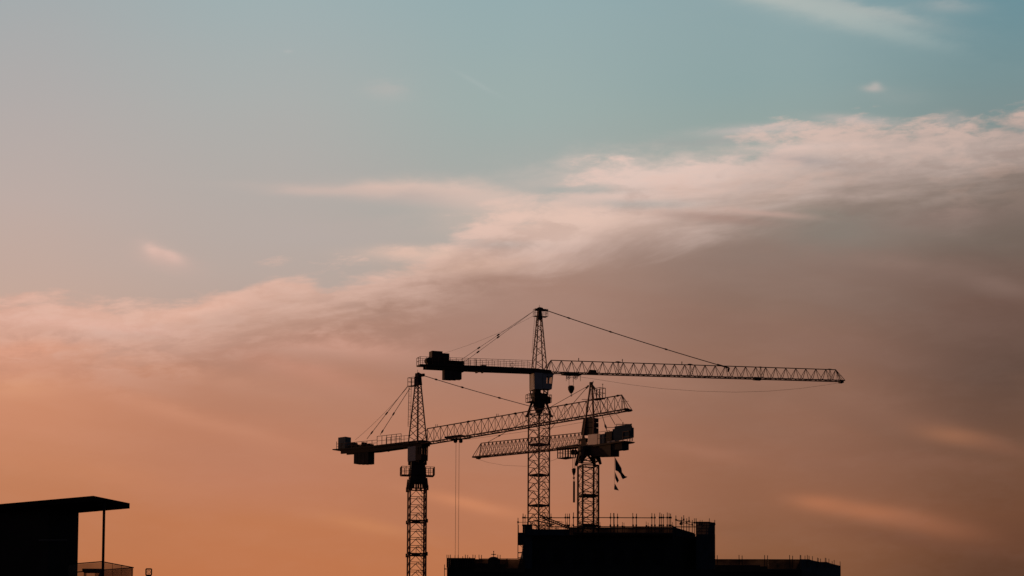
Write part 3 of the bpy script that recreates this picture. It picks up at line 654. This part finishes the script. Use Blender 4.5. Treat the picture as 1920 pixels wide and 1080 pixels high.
mb.build('peak_ladder', M['chord'], C.o)
mb = MB()
for v0, v1 in ((784, 791.6), (792.6, 801.6), (802.6, 816)):
    solidline(C, mb, [(1098 - .16 * (v0 - 784), v0), (1118.5, v0)], [(1098 - .16 * (v1 - 784), v1), (1118.5, v1)], -.3, .3)
solidline(C, mb, [(1098, 784), (1103, 784)], [(1093, 816), (1101, 816)], -.32, .32)
for u in (1108, 1117): mb.bar(C.Q(u, 786, -.3), C.Q(u, 815, -.3), .07)
mb.bar(C.Q(1118, 798), C.Q(1122, 798), .06)
mb.build('machinery_housing', M['dark'], C.o)
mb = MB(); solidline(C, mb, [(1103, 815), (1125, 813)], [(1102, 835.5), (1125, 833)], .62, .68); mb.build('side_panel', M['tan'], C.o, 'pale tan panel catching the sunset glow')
cab(C, -.2, 1.0, -.6, .55, Z(846), Z(824), 'dark')
jC, topC, botC = truss(C, C.Q(1093, 811), C.Q(902, 831), C.Q(1096, 837.5), C.Q(893, 857.3), 1.1, 27, .06, .032, mat_='steel')
mb = MB(); solidline(C, mb, [(890, 856.8), (912, 855.3)], [(890, 858.8), (912, 857.2)], -.4, .4); boxpx(C, mb, 895, 899, 857, 861, -.2, .2); mb.build('jib_nose', M['dark'], C.o)
tie(C, 'jib_tie_bar', C.Q(1103, 723.5, -.2), C.Q(913, 830, -.1), .03, (.875,), .1); tie(C, 'jib_tie_bar', C.Q(1102, 725, .2), C.Q(1020, 818.5, .1), .03)
tie(C, 'counter_jib_tie', C.Q(1112, 724, .3), C.Q(1139, 811, .3), .035, (.87,), .13); tie(C, 'counter_jib_tie', C.Q(1112, 724, -.3), C.Q(1154, 797, -.3), .032); tie(C, 'winch_rope', C.Q(1112, 722), C.Q(1166, 790), .018)
MB().path([C.Q(*p) for p in ((893, 860), (915, 867), (945, 872.5), (985, 874.3), (1015, 870), (1040, 862), (1054, 855))], .014).build('slack_cable', M['rope'], C.o)
# counter jib with its boxes
mb = MB(); solidline(C, mb, [(1096, 836), (1124, 835), (1178, 827.5)], [(1096, 839), (1124, 838.5), (1178, 830)], -.8, .8)
solidline(C, mb, [(1096, 837), (1120, 836), (1153, 833)], [(1098, 852), (1120, 856.5), (1153, 855.5)], -.62, .62); mb.build('counter_jib', M['dark'], C.o)
mb = MB(); boxpx(C, mb, 1124, 1141, 814, 837, -.6, .6); mb.build('hoist_winch_cover', M['green'], C.o)
mb = MB(); boxpx(C, mb, 1141, 1154, 809, 836, -.55, .55); mb.build('switch_cabinet', M['dark'], C.o)
mb = MB(); solidline(C, mb, [(1139, 828), (1172, 821)], [(1139, 831), (1172, 824)], .66, .74); mb.build('deck_beam', M['cab'], C.o)
mb = MB(); boxpx(C, mb, 1152.5, 1184.5, 798.5, 823, .58, .72)
boxpx(C, mb, 1152.5, 1184.5, 798.5, 799.6, .72, .75); boxpx(C, mb, 1152.5, 1184.5, 822, 823, .72, .75)
mb.build('sign_board', M['blue'], C.o, 'blue-grey board on the counter jib')
mb = MB(); boxpx(C, mb, 1155, 1182, 801, 824, -.5, .5); mb.build('electrical_container', M['blue'], C.o)
mb = MB(); a, b = C.Q(1156, 795.5, .6), C.Q(1180, 795.5, .6); mb.bar(a, b, .05); mb.bar(a, a - Vector((0, 0, .25)), .03); mb.bar(b, b - Vector((0, 0, .25)), .03); m_ = (a + b) / 2; mb.bar(m_ + Vector((0, 0, .25)), m_ - Vector((0, 0, .2)), .05)
MB().bar(C.Q(1135, 801.5), C.Q(1153, 801.5), .04).build('spreader_bar', M['chord'], C.o)
mb.build('lifting_frame', M['chord'], C.o)
mb = MB(); rail(mb, [C.Q(1168, 829.5, .75), C.Q(1180, 827.7, .75), C.Q(1186, 827, -.75), C.Q(1176, 828, -.75)], 1.15, .03, post=.8); mb2 = rail(MB(), [C.Q(1120, 835, .78), C.Q(1143, 832, .78)], 1.45, .022, post=1.6).build('handrail', M['chord'], C.o); solidline(C, mb, [(1173, 828.5), (1180, 827.3)], [(1173, 830), (1180, 829)], -.8, .8); mb.build('handrail', M['chord'], C.o)
for i in range(3):
    mb = MB(); u0 = 1145 + i * 9.3; boxpx(C, mb, u0, u0 + 9, 830 - i * .8, 845.5 - i * .5, -.5, .5); mb.build('counterweight', M['block'], C.o)
# trolley cage and hook
mb = MB(); a, b = C.Q(1053, 860), C.Q(1072, 860)
rail(mb, [(a.x, -.6, a.z), (b.x, -.6, a.z), (b.x, .6, a.z), (a.x, .6, a.z), (a.x, -.6, a.z)], 1.15, .026, post=.4); mb.box(min(a.x, b.x), max(a.x, b.x), -.6, .6, a.z - .05, a.z)
for x in (a.x, b.x, (a.x + b.x) / 2): mb.bar((x, -.55, a.z), (x, -.55, a.z + 1.35), .04); mb.bar((x, .55, a.z), (x, .55, a.z + 1.35), .04)
mb.build('maintenance_cage', M['dark'], C.o)
mb = MB(); a, b = C.Q(1050, 842), C.Q(1090, 840); mb.box(min(a.x, b.x), max(a.x, b.x), -.62, .62, a.z - .06, a.z + .1); mb.bar(C.Q(1083.5, 842), C.Q(1083.5, 868), .022); mb.bar(C.Q(1066, 840), C.Q(1066, 856), .05); tr = mb.build('trolley', M['dark'], C.o)
for u in (1074, 1079):
    p = C.Q(u, 848); w_ = MB().lathe((p.x, 0, p.z), [(.2, -.12), (.3, -.08), (.3, .08), (.2, .12)], 10, 'y'); w_.bar(p, p + Vector((0, 0, .4)), .06); w_.build('pulley', M['dark'], tr)
c = C.Q(1076, 878); r0 = C.Q(1076, 850); hook_block(C, c, .42, .8, r0, .17)
mb = MB().box(c.x - .35, c.x + .35, c.y - .03, c.y + .03, c.z - .12, c.z - .06); mb.build('block_guard', M['dark'], C.o)
# hanging load: a thing of its own
p = C.Q(1076.2, 894); wp = C.o.matrix_world
def toworld(cr, q): return Matrix.Translation((cr.X, cr.Y, 0)) @ (Matrix.Rotation(cr.a, 4, 'Z') @ Vector(q))
lp = toworld(C, p); lb_ = toworld(C, C.Q(1076.2, 942)); ld = empty('hanging_beam', (lb_.x, lb_.y, lb_.z)); H = lp.z - lb_.z; HB = H * .82
MB().box(-.11, .11, -.09, .09, 0, HB).build('beam', M['dark'], ld); mb = MB()
mb.bar((-.08, 0, HB), (0, 0, H), .03); mb.bar((.08, 0, HB), (0, 0, H), .03); mb.ring((0, 0, H - .1), .09, .03, 8); mb.build('sling', M['rope'], ld)
tag(ld, 'narrow dark beam hanging upright from the hook of the lowest crane', 'beam')
# flags on their line
MB().path([C.Q(1152.3, 847), C.Q(1151.8, 918)], .016).build('flag_line', M['rope'], C.o)
def flag(poly, label):
    W_ = [at(u, v, 536) for u, v in poly]; c0 = W_[0]; mb = MB(); n = len(W_)
    fr = [(p.x - c0.x, .22 * sin(i * 1.7) - .015, p.z - c0.z) for i, p in enumerate(W_)]
    bk = [(x, y + .03, z) for x, y, z in fr]
    mb.hull(fr, bk); o = mb.build('flag', M['cloth'], None); o.location = c0; tag(o, label, 'flag', 'ragged flags under the lowest crane')
f = lambda L: [(1040 + x / 6.75, 840 + y / 6.75) for x, y in L]
flag(f([(763, 115), (800, 175), (845, 255), (852, 310), (885, 350), (922, 362), (905, 378), (862, 397), (848, 370), (828, 325), (800, 300), (768, 283)]), 'largest ragged dark blue flag, topmost on the line below the counter jib')
flag(f([(764, 300), (785, 345), (802, 385), (813, 415), (795, 440), (778, 410), (764, 380)]), 'narrow torn dark flag, the middle one of the three on the line')
flag(f([(763, 450), (785, 500), (813, 540), (785, 530), (757, 526), (757, 490)]), 'smallest ragged flag at the bottom end of the line')

# =================================================================== unfinished tower block with its scaffolding
DF = 522.0
def zrow(u, v, D): return at(u, v, D).z
ub = empty('unfinished_building', (at(1160, 1050, DF).x, DF, 0)); ox, oy = ub.location.x, DF
tag(ub, 'tall unfinished block with a scaffolded roof, carrying the middle and right-hand cranes', 'building')
def P2(u, v, D): p = at(u, v, D); return (p.x - ox, p.y - oy, p.z)
mb = MB(); zt = zrow(1150, 1003, DF)
xl, xr1, xr2 = P2(986, 1040, DF)[0], P2(1262, 1040, DF)[0], P2(1312, 1040, DF + 4)[0]
plan = [(xl, 0), (xr1, 0), (xr2, 4), (xr2 + 6, 150), (xl - 4, 150)]
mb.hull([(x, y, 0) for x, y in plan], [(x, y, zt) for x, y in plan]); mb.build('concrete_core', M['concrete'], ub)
mb = MB(); wa, wb, wc, wd = P2(1262, 989, DF), P2(1304, 1001.5, DF + 4), P2(1304, 1012, DF + 4), P2(1262, 1012, DF)
mb.hull([(p[0], p[1] - .02, p[2]) for p in (wa, wb, wc, wd)], [(p[0], p[1] + 3, p[2]) for p in (wa, wb, wc, wd)]); mb.build('sloping_parapet', M['net_dark'], ub)
# storeys: slab edges set 5 cm proud, window openings between (only seen from other places)
mb = MB(); z = 3.2
while z < zt - 1: mb.box(xl + .2, xr1 - .2, -.06, 0.0, z, z + .3); z += 3.4
mb.build('slab_edges', M['concrete'], ub)
mb = MB(); z = 4.3
while z < zt - 3:
    x = xl + .8
    while x < xr1 - 1.4: mb.box(x, x + 1.2, -.03, 0, z, z + 1.7); x += 2.1
    z += 3.4
wo = mb.build('window_openings', M['wall'], ub); tag(wo, kind='stuff')
mb = MB(); a = P2(1305, 1040, DF + 2); b = P2(1340.3, 1040, DF + 2); za = P2(1320, 981.5, DF + 2)[2]; zb_ = P2(1320, 1004, DF + 2)[2]
mb.box(a[0], b[0], 1.0, 6, 0, zb_); mb.build('stair_core', M['net_dark'], ub)
mb = MB(); mb.box(a[0] + .02, b[0] - .02, 1.02, 1.05, zb_, za); mb.build('stair_netting', M['stairnet'], ub)
mb = MB(); xa_, xb_ = a[0], b[0]
for f_ in (0, .3, .55, .8): mb.bar((xa_ + (xb_ - xa_) * f_, 1.2, zb_ - .2), (xa_ + (xb_ - xa_) * f_, 1.2, za + .05), .035)
for f_ in (.25, .5, .75): mb.bar((xa_, 1.25, zb_ + (za - zb_) * f_), (xb_ - .3, 1.25, zb_ + (za - zb_) * f_), .03)
mb.bar((xa_, 1.3, zb_), (xa_ + (xb_ - xa_) * .5, 1.3, za), .03); mb.bar((xa_ + (xb_ - xa_) * .5, 1.3, zb_), (xa_ + (xb_ - xa_) * .8, 1.3, za - .3), .03); mb.build('stair_scaffold', M['pole'], ub)
mb = MB(); mb.box(b[0] - .55, b[0] - .02, 1.06, 5.9, zb_, za - .12); mb.bar((a[0], 1, za), (b[0] - .6, 1, za), .08); mb.bar((b[0] - .6, 1, za), (b[0], 1, za - .15), .08); mb.build('stair_frame', M['net_dark'], ub)
mb = MB(); a = P2(982, 1040, DF - .5); mb.box(a[0] - .1, a[0] + .9, -.3, 3, 0, P2(985, 984, DF)[2]); b = P2(970.5, 1000, DF); mb.box(b[0], a[0] - .1, -.2, 2, P2(978, 1018, DF)[2], P2(978, 999, DF)[2]); mb.build('corner_hoarding', M['net_dark'], ub)

sf = empty('scaffolding', (ox, oy, 0)); tag(sf, 'tube scaffolding and netting standing up around the roof of the tall block', 'scaffolding')
# standards
stds = [(971, 971, 1047, .03), (980.5, 963, 1000, .032), (984, 965, 1000, .026), (1026, 963, 995, .026), (1033, 963, 995, .026), (1060, 963, 1000, .026), (1064, 963, 1000, .022), (1067.5, 963, 1000, .032), (1075, 961, 1000, .034),
        (1144.5, 962, 1003, .03), (1151.4, 962, 1003, .05), (1158, 963, 1003, .03), (1187, 962, 1003, .03), (1193, 963, 1003, .034), (1222, 962, 1003, .03), (1228, 963, 1003, .03), (1236.6, 961, 1003, .034), (1240, 963, 1003, .026), (1243.7, 964, 1003, .028), (1251, 961, 1003, .03), (1255, 962, 1003, .026), (1258, 963, 1003, .032),
        (1167, 979, 1003, .02), (1170.5, 980, 1003, .02), (1212, 978, 1003, .02), (1215.6, 980, 1003, .02), (1261.5, 979, 1003, .02), (1125, 979, 1003, .02), (1267.4, 966.5, 1003, .032), (1277.7, 969, 1003, .03), (1282, 966, 1003, .03), (1287.5, 972, 1003, .03), (1292, 969, 1003, .034), (1298, 975, 1003, .028), (1302, 972, 1003, .026), (1305.5, 972, 1003, .034), (1312, 975, 985, .022), (1316, 975, 985, .022), (1329.7, 972, 985, .026), (1340, 975, 1003, .03)]
def standard(parent, u, v0, v1, r, D, o=(0, 0), cp=None):
    a, b = at(u, v0, D), at(u, v1, D); mb = MB().bar((b.x - o[0], b.y - o[1], b.z), (b.x - o[0] + random.uniform(-.04, .04), b.y - o[1], a.z), r * 1.25, 6)
    for c in (cp or ()):
        z = at(u, c, D).z; mb.box(b.x - o[0] - .09, b.x - o[0] + .09, b.y - o[1] - .1, b.y - o[1] + .1, z - .08, z + .08)
    return mb.build('standard', M['pole'], parent)
for u, a, b, r in stds:
    D = DF - .8 if u < 1262 else DF + (u - 1262) * .045
    standard(sf, u, a, b, r, D, (ox, oy), (970.5, 985) if (a < 966 and u > 975 and u < 1262) else (a + 8,))
def tube(mb, u0, v0, u1, v1, D0, D1=None, r=.05, n=4):
    a, b = at(u0, v0, D0), at(u1, v1, D1 or D0); mb.bar((a.x - ox, a.y - oy, a.z), (b.x - ox, b.y - oy, b.z), r, n)
for (u0, v0, u1, v1, D0, D1, r) in ((980.5, 970.8, 1067.5, 970.8, DF - .8, None, .055), (1075, 970.3, 1228.5, 971, DF - .8, None, .055), (1236.6, 970, 1258.5, 971, DF - .8, None, .045),
        (971, 979.5, 1000, 978.5, DF - .8, None, .03), (1267, 974.5, 1305, 980.5, DF, DF + 2, .04), (1267, 975.5, 1300, 985.5, DF, DF + 2, .035), (1075, 987.3, 1306, 988, DF - .85, None, .06), (1075, 991, 1262, 991.5, DF - .8, None, .07), (985, 984, 1075, 990, DF - .8, None, .04),
        (1305, 980.2, 1330, 979.8, DF + 2, DF + 1, .06), (1330, 979.8, 1340, 982, DF + 1, DF + 4, .06), (1262, 988.5, 1302, 1000.5, DF - .5, DF + 3.4, .06)):
    mb = MB(); tube(mb, u0, v0, u1, v1, D0, D1, r); mb.build('ledger', M['pole'], sf)
mb = MB()
for (u0, v0, u1, v1) in ((1011, 965, 1068, 988.5), (1013, 970, 1066, 991), (1000, 975, 1040, 984)): tube(mb, u0, v0, u1, v1, DF + 3, None, .08)
for i in range(14):
    f_ = i / 13; tube(mb, 1013 + 52 * f_, 967.5 + 21 * f_, 1015.5 + 52 * f_, 971.5 + 20 * f_, DF + 3, None, .04)
mb.build('lattice_beam', M['pole'], sf)
mb = MB()                       # leaning starter bars and props on the roof edge
for i in range(46):
    u = random.uniform(988, 1074); v = random.uniform(976, 988); tube(mb, u, v, u + random.uniform(-.6, .6), 1003, DF + random.uniform(0, 6), None, random.uniform(.012, .028))
for i in range(16):
    u = random.uniform(990, 1045); v = random.uniform(976, 990); tube(mb, u, v, u + random.uniform(5, 18), v + random.uniform(-3, 4), DF + random.uniform(0, 4), None, .03)
o = mb.build('rebar_and_props', M['pole'], sf); o['kind'] = 'stuff'
mb = MB(); 
for (u0, u1) in ((1068, 1144), (1144.05, 1187), (1187.05, 1262)):
    a, b = at(u0, 988.5, DF - .7), at(u1, 1004, DF - .7); mb.box(a.x - ox, b.x - ox, -.72, -.70, b.z, a.z)
    m_ = MB(); m_.box(a.x - ox, b.x - ox, -.72, -.70, b.z, a.z); m_.build('debris_netting', M['netmat'], sf)
a, b = at(986, 987, DF - .7), at(1068, 1004, DF - .7); MB().box(a.x - ox, b.x - ox, -.72, -.70, b.z, b.z + (a.z - b.z) * .7).build('debris_netting', M['net_dark'], sf)
mb = MB(); a, b = at(1075, 1000.5, DF), at(1262, 1003, DF); mb.box(a.x - ox, b.x - ox, -.9, 1.2, b.z, b.z + .12); mb.build('deck', M['pole'], sf)
mb = MB(); tube(mb, 971, 1018, 979, 1026, DF - .8, None, .03); tube(mb, 979, 1026, 980, 1040, DF - .8, None, .03); tube(mb, 971, 1036.5, 979, 1036, DF - .8, None, .07); tube(mb, 971, 1045.6, 980, 1046, DF - .8, None, .05); tube(mb, 978, 1018, 981, 1030, DF - .8, None, .03); tube(mb, 971, 979, 971.5, 1047, DF - .4, None, .04); tube(mb, 972, 984, 972, 999, DF - .8, None, .05)
mb.build('bracket', M['pole'], sf)
p = at(1277, 982, DF + 1); MB().lathe((p.x - ox, p.y - oy, p.z - .15), [(.05, 0), (.17, .05), (.19, .2), (.05, .34)], 10).build('site_lamp', M['dark'], sf)

# =================================================================== lower podium building
DP = 512.0
pb = empty('podium_building', (at(1200, 1060, DP).x, DP, 0)); qx, qy = pb.location.x, DP
tag(pb, 'long low unfinished block across the bottom, its flat top edged with netting', 'building')
def XP(u, D=DP): return at(u, 1060, D).x - qx
z1 = at(1000, 1066, DP).z; zR = at(1380, 1059.5, DP).z
D2 = DP + 10
mb = MB()
plan = [(XP(838), 0), (XP(1503), 0), (XP(1576.5, D2), 10), (XP(1576.5, D2) , 90), (XP(838), 90)]
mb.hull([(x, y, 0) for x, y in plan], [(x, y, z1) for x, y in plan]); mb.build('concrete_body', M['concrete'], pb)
def Pz(u, v, D=DP): return at(u, v, D).z
mb = MB(); mb.box(XP(838), XP(889), .01, 30, z1, Pz(860, 1047.5)); mb.build('parapet', M['concrete'], pb)
mb = MB(); mb.box(XP(889), XP(915), .03, 20, z1, Pz(900, 1056)); mb.box(XP(915), XP(937), .03, 20, z1, Pz(925.5, 1048.4)); mb.box(XP(937), XP(948), .03, 20, z1, Pz(940, 1058)); mb.build('stacked_formwork', M['dark'], pb)
mb = MB(); mb.box(XP(1341), XP(1425), .01, 30, z1, zR); mb.box(XP(1425), XP(1440), .01, 30, z1, Pz(1432, 1062)); mb.build('parapet', M['concrete'], pb)
mb = MB(); ru = [(1501, 1048.3), (1517, 1048.5), (1523, 1050.5), (1537, 1053.5), (1550, 1053.5), (1560, 1057), (1576.3, 1061)]
for (u0, v0), (u1, v1) in zip(ru, ru[1:]):
    d0, d1 = DP + (u0 - 1501) / 75 * 10, DP + (u1 - 1501) / 75 * 10; a, b = at(u0, v0, d0), at(u1, v1, d1)
    mb.hull([(a.x - qx, a.y - qy, z1), (b.x - qx, b.y - qy, z1), (b.x - qx, b.y - qy + 8, z1), (a.x - qx, a.y - qy + 8, z1)], [(a.x - qx, a.y - qy, a.z), (b.x - qx, b.y - qy, b.z), (b.x - qx, b.y - qy + 8, b.z), (a.x - qx, a.y - qy + 8, a.z)])
mb.build('stepped_hoarding', M['net_dark'], pb)

ps = empty('scaffolding', (qx, qy, 0)); tag(ps, 'row of short scaffold tubes, rails and thin netting along the top of the low block', 'scaffolding')
ls = [(837.8, 1040), (841.4, 1040.5), (844.4, 1040), (853.6, 1041.5), (858.4, 1040), (867.5, 1043), (872.5, 1040), (876.4, 1040.5), (880.5, 1044), (886.6, 1040), (890.5, 1040.5), (898.6, 1040), (902.5, 1040.5), (933.4, 1040), (937, 1040.5), (949, 1047), (952, 1047)]
rs = [(1320 + x / 6.857, 1000 + y / 6.857) for x, y in ((171, 283), (454, 278), (491, 286), (777, 280), (814, 283), (942, 388), (964, 400), (1104, 280), (1139, 288), (1233, 278), (1250, 282), (1297, 287), (1334, 280), (1354, 288), (1397, 293), (1458, 313), (1472, 318), (1500, 325), (1558, 315), (1573, 318), (1605, 328), (1651, 358), (1674, 343), (1752, 362))]
for u, v in ls + rs:
    D = DP - .4 if u < 1502 else DP - .3 + (u - 1501) / 75 * 10
    standard(ps, u, v, 1064, .028 if u < 1502 else .024, D, (qx, qy))
for u0, v0, u1, v1, r in ((838, 1047.3, 891, 1047.5, .09), (891, 1048.8, 898, 1048.9, .04), (898, 1047.8, 980, 1047.8, .045), (1340, 1049, 1487, 1049.3, .05), (1487, 1050.3, 1501, 1050.3, .03), (1440, 1068, 1500, 1068, .09), (838, 1048, 838, 1064, .03)):
    mb = MB(); a, b = at(u0, v0, DP - .4), at(u1, v1, DP - .4); mb.bar((a.x - qx, a.y - qy, a.z), (b.x - qx, b.y - qy, b.z), r); mb.build('ledger', M['pole'], ps)
for u0, u1 in ((889, 972), (972, 984), (1341, 1440), (1440, 1501)):
    a, b = at(u0, 1048.5, DP - .3), at(u1, 1073, DP - .3); MB().box(a.x - qx, b.x - qx, -.32, -.3, b.z, a.z).build('debris_netting', M['netmat'], ps)
sp = empty('scaffold_tower', (at(833.5, 1070, DP).x, DP, 0)); tag(sp, 'narrow scaffold ladder frame clamped to the left end of the low block', 'scaffolding')
tx = at(833.5, 1070, DP).x
mb = MB().bar((0, 0, 0), (0, 0, at(833.5, 1058.5, DP).z), .045); mb.build('standard', M['pole'], sp)
mb = MB(); z = at(833.5, 1066.8, DP).z; xw = at(838, 1066, DP).x - tx
while z > 0: mb.bar((-.05, 0, z), (xw - .03, 0, z), .07); z -= .56 * 1.0 if False else 1.0
mb.build('transom', M['pole'], sp)

# small domed cap with a cross finial on the low block
p = at(925.5, 1047.3, DP + 3); fn = empty('roof_lantern', (p.x, p.y, p.z - .06)); tag(fn, 'small dark domed cap with a cross-shaped finial rising above the low block', 'roof lantern')
s_ = DP / F
MB().lathe((0, 0, 0), [(.56, 0), (.52, .09), (.38, .18), (.2, .23), (.06, .25)], 14).build('dome', M['dark'], fn)
mb = MB().bar((0, 0, .2), (0, 0, .06 + 14 * s_), .034, 6); zc = .06 + 8 * s_; mb.bar((-.26, 0, zc), (.26, 0, zc), .045); mb.lathe((0, 0, zc - .1), [(.03, 0), (.12, .1), (.03, .16)], 8); mb.lathe((0, 0, .06 + 13.5 * s_), [(.02, -.05), (.07, 0), (.02, .06)], 8); mb.build('finial', M['dark'], fn)

# =================================================================== dark house at the left edge, seen from below
DH = 140.0
Nn = at(175, 929.5, DH); h = Nn.z; Rr = at_z(243.3, 943.5, h); Ll = at_z(0, 945, h)
eR = (Rr - Nn); eL = (Ll - Nn).normalized(); lenR = eR.length; eRn = eR.normalized()
hs = empty('flat_roofed_house', (Nn.x, Nn.y, 0)); tag(hs, 'black flat-roofed house with a wide overhanging roof and corner balcony, at the left edge', 'house')
def HP(r, l, z): p = eRn * r + eL * l; return (p.x, p.y, z)
th_ = 10.3 * DH / F
rb = MB(); q = [HP(0, 0, 0), HP(lenR, 0, 0), HP(lenR, 9, 0), HP(0, 9, 0)]
rb.hull([(x, y, h - th_) for x, y, _ in q], [(x, y, h) for x, y, _ in q])
q = [HP(.15, .15, 0), HP(lenR - .1, .15, 0), HP(lenR - .1, 8.9, 0), HP(.15, 8.9, 0)]
rb.build('roof', M['roofm'], hs)
# find l so that wall corner shows at u=147 (wall plane set back r0 from the near eave)
def u_of(pw):
    d = Vector(pw) - Vector((0, 0, CZ)); a = d.x; b = d.y * -sin(PITCH) + d.z * cos(PITCH); f_ = d.y * cos(PITCH) + d.z * sin(PITCH)
    a, b = a / f_, b / f_; a2, b2 = a * cos(ROLL) + b * sin(ROLL), -a * sin(ROLL) + b * cos(ROLL)
    return 960 + a2 * F, 540 - b2 * F
def solve_l(r, ut, z):
    lo_, hi_ = -3, 12
    for _ in range(50):
        m_ = (lo_ + hi_) / 2; x, y, _z = HP(r, m_, z)
        if u_of((x + Nn.x, y + Nn.y, z))[0] > ut: lo_ = m_
        else: hi_ = m_
    return lo_
rw = lenR - .06; lw = solve_l(rw, 146.8, h - .8)
mb = MB(); q = [HP(.3, lw, 0), HP(rw, lw, 0), HP(rw, 14, 0), HP(.3, 14, 0)]
mb.hull([(x, y, 0) for x, y, _ in q], [(x, y, h - th_ - .003) for x, y, _ in q]); mb.build('wall', M['wall'], hs)
# eave beam that closes the roof to the left edge
mb = MB(); q = [HP(lenR, 9.0, 0), HP(lenR, 16, 0), HP(0, 16, 0), HP(0, 9.0, 0)]; mb.hull([(x, y, h - th_) for x, y, _ in q], [(x, y, h) for x, y, _ in q]); mb.build('roof_extension', M['roofm'], hs)
# thin strip on the wall, its pale colour stands in for a lit reveal
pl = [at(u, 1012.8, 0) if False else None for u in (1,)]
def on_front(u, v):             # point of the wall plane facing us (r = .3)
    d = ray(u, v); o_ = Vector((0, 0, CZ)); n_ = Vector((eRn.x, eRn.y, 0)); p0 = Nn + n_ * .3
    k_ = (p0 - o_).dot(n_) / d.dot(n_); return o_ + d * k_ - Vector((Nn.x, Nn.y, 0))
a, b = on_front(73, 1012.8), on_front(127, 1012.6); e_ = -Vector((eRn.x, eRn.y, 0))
MB().bar(a + e_ * .02, b + e_ * .02, .012).build('ledge', M['reveal_light'], hs)
# column
lc = solve_l(.55, 194.3, h - 1); x, y, _ = HP(.55, lc, 0)
cw = .036
MB().box(x - cw, x + cw, y - cw, y + cw, 0, h - th_ - .003).build('column', M['wall'], hs)
# balcony: near corner seen at (191,1053), right corner (250,1064)
zr = at(191, 1053, DH + .55).z; nc = at_z(191, 1053, zr); rc = at_z(250.3, 1064.3, zr); e2 = (rc - nc).normalized(); L2 = (rc - nc).length
def BP(r, l, z): p = nc + e2 * r + eL * l; return Vector((p.x - Nn.x, p.y - Nn.y, z))
lb2 = 3.0
bal = MB(); q = [BP(-.05, -.05, 0), BP(L2 + .05, -.05, 0), BP(L2 + .05, lb2, 0), BP(-.05, lb2, 0)]; zf = zr - 1.05
bal.hull([(p.x, p.y, zf - .25) for p in q], [(p.x, p.y, zf) for p in q]); bo = bal.build('balcony', M['wall'], hs)
mb = MB(); pts = [BP(0, 1.22, zr), BP(0, 0, zr), BP(L2, 0, zr), BP(L2, lb2, zr)]
for a, b in zip(pts, pts[1:]): mb.bar(a, b, .019)
mb.bar(BP(L2, .05, zr - .0), BP(L2, .05, zf), .012)
mb.build('balcony_rail', M['wall'], bo)
for a, b in ((BP(0, 1.2, 0), BP(0, .0, 0)), (BP(0.0, 0, 0), BP(L2 * .33, 0, 0)), (BP(L2 * .34, 0, 0), BP(L2 * .61, 0, 0)), (BP(L2 * .62, 0, 0), BP(L2 * .99, 0, 0)), (BP(L2, .02, 0), BP(L2, 1.4, 0))):
    d_ = (b - a).normalized(); nn_ = Vector((-d_.y, d_.x, 0)) * .006; m_ = MB()
    m_.hull([(a.x, a.y, zf), (b.x, b.y, zf), (b.x + nn_.x, b.y + nn_.y, zf), (a.x + nn_.x, a.y + nn_.y, zf)], [(a.x, a.y, zr - .02), (b.x, b.y, zr - .02), (b.x + nn_.x, b.y + nn_.y, zr - .02), (a.x + nn_.x, a.y + nn_.y, zr - .02)]); m_.build('glass_panel', M['bglass'], bo)
mb = MB()
for f_ in (.335, .615): p = BP(L2 * f_, 0, 0); mb.bar((p.x, p.y, zf), (p.x, p.y, zr), .008)
mb.build('baluster', M['wall'], bo)
# table and folded chair standing on the balcony
tb = toworld_ = BP(.45, .62, zf); t = empty('balcony_table', (Nn.x + tb.x, Nn.y + tb.y, zf)); tag(t, 'dark table on the corner balcony, just behind the glass', 'table')
MB().box(-.3, .28, -.3, .3, .84, .9).build('tabletop', M['wall'], t)
for a in (-1, 1):
    for b in (-1, 1): MB().bar((a * .24, b * .24, 0), (a * .24, b * .24, .84), .02).build('leg', M['wall'], t)
cb = BP(L2 * .45, .5, zf); ch = empty('deck_chair', (Nn.x + cb.x, Nn.y + cb.y, zf)); tag(ch, 'dark chair with slanting back behind the balcony glass, right of the column', 'chair')
MB().box(-.22, .22, -.22, .22, .4, .44).build('seat', M['wall'], ch)
mb = MB(); mb.hull([(-.24, -.2, .42), (-.19, -.2, .42), (-.19, .2, .42), (-.24, .2, .42)], [(.0, -.2, .93), (.05, -.2, .93), (.05, .2, .93), (.0, .2, .93)]); mb.build('backrest', M['wall'], ch)
for a in (-1, 1):
    for b in (-1, 1): MB().bar((a * .2, b * .2, 0), (a * .2, b * .2, .4), .018).build('leg', M['wall'], ch)

# =================================================================== small signal mast right of the house
DS = 180.0; p = at(279, 1066.8, DS); sg = empty('signal_mast', (p.x, DS, 0)); tag(sg, 'slim post topped by a small square open frame, right of the black house', 'signal mast')
sx = DS / F; zt = p.z
mb = MB(); w_ = 5.2 * sx
for k_ in range(2):
    za, zb_ = zt - k_ * 13.2 * sx, zt - k_ * 13.2 * sx - 11.5 * sx
    mb.bar((-w_, 0, za), (w_, 0, za), .032); mb.bar((-w_, 0, zb_), (w_, 0, zb_), .028); mb.bar((-w_, 0, zb_), (-w_, 0, za), .032); mb.bar((w_, 0, zb_), (w_, 0, za), .032)
    mb.ring((0, 0, (za + zb_) / 2), 3.2 * sx, .012, 12); mb.bar((-w_ * .5, 0, za - .05), (w_ * .5, 0, zb_ + .05), .006); mb.bar((w_ * .5, 0, za - .05), (-w_ * .5, 0, zb_ + .05), .006)
mb.build('frame', M['dark'], sg)
MB().bar((0, 0, 0), (0, 0, zt - 25 * sx), .07, 8).build('post', M['dark'], sg)
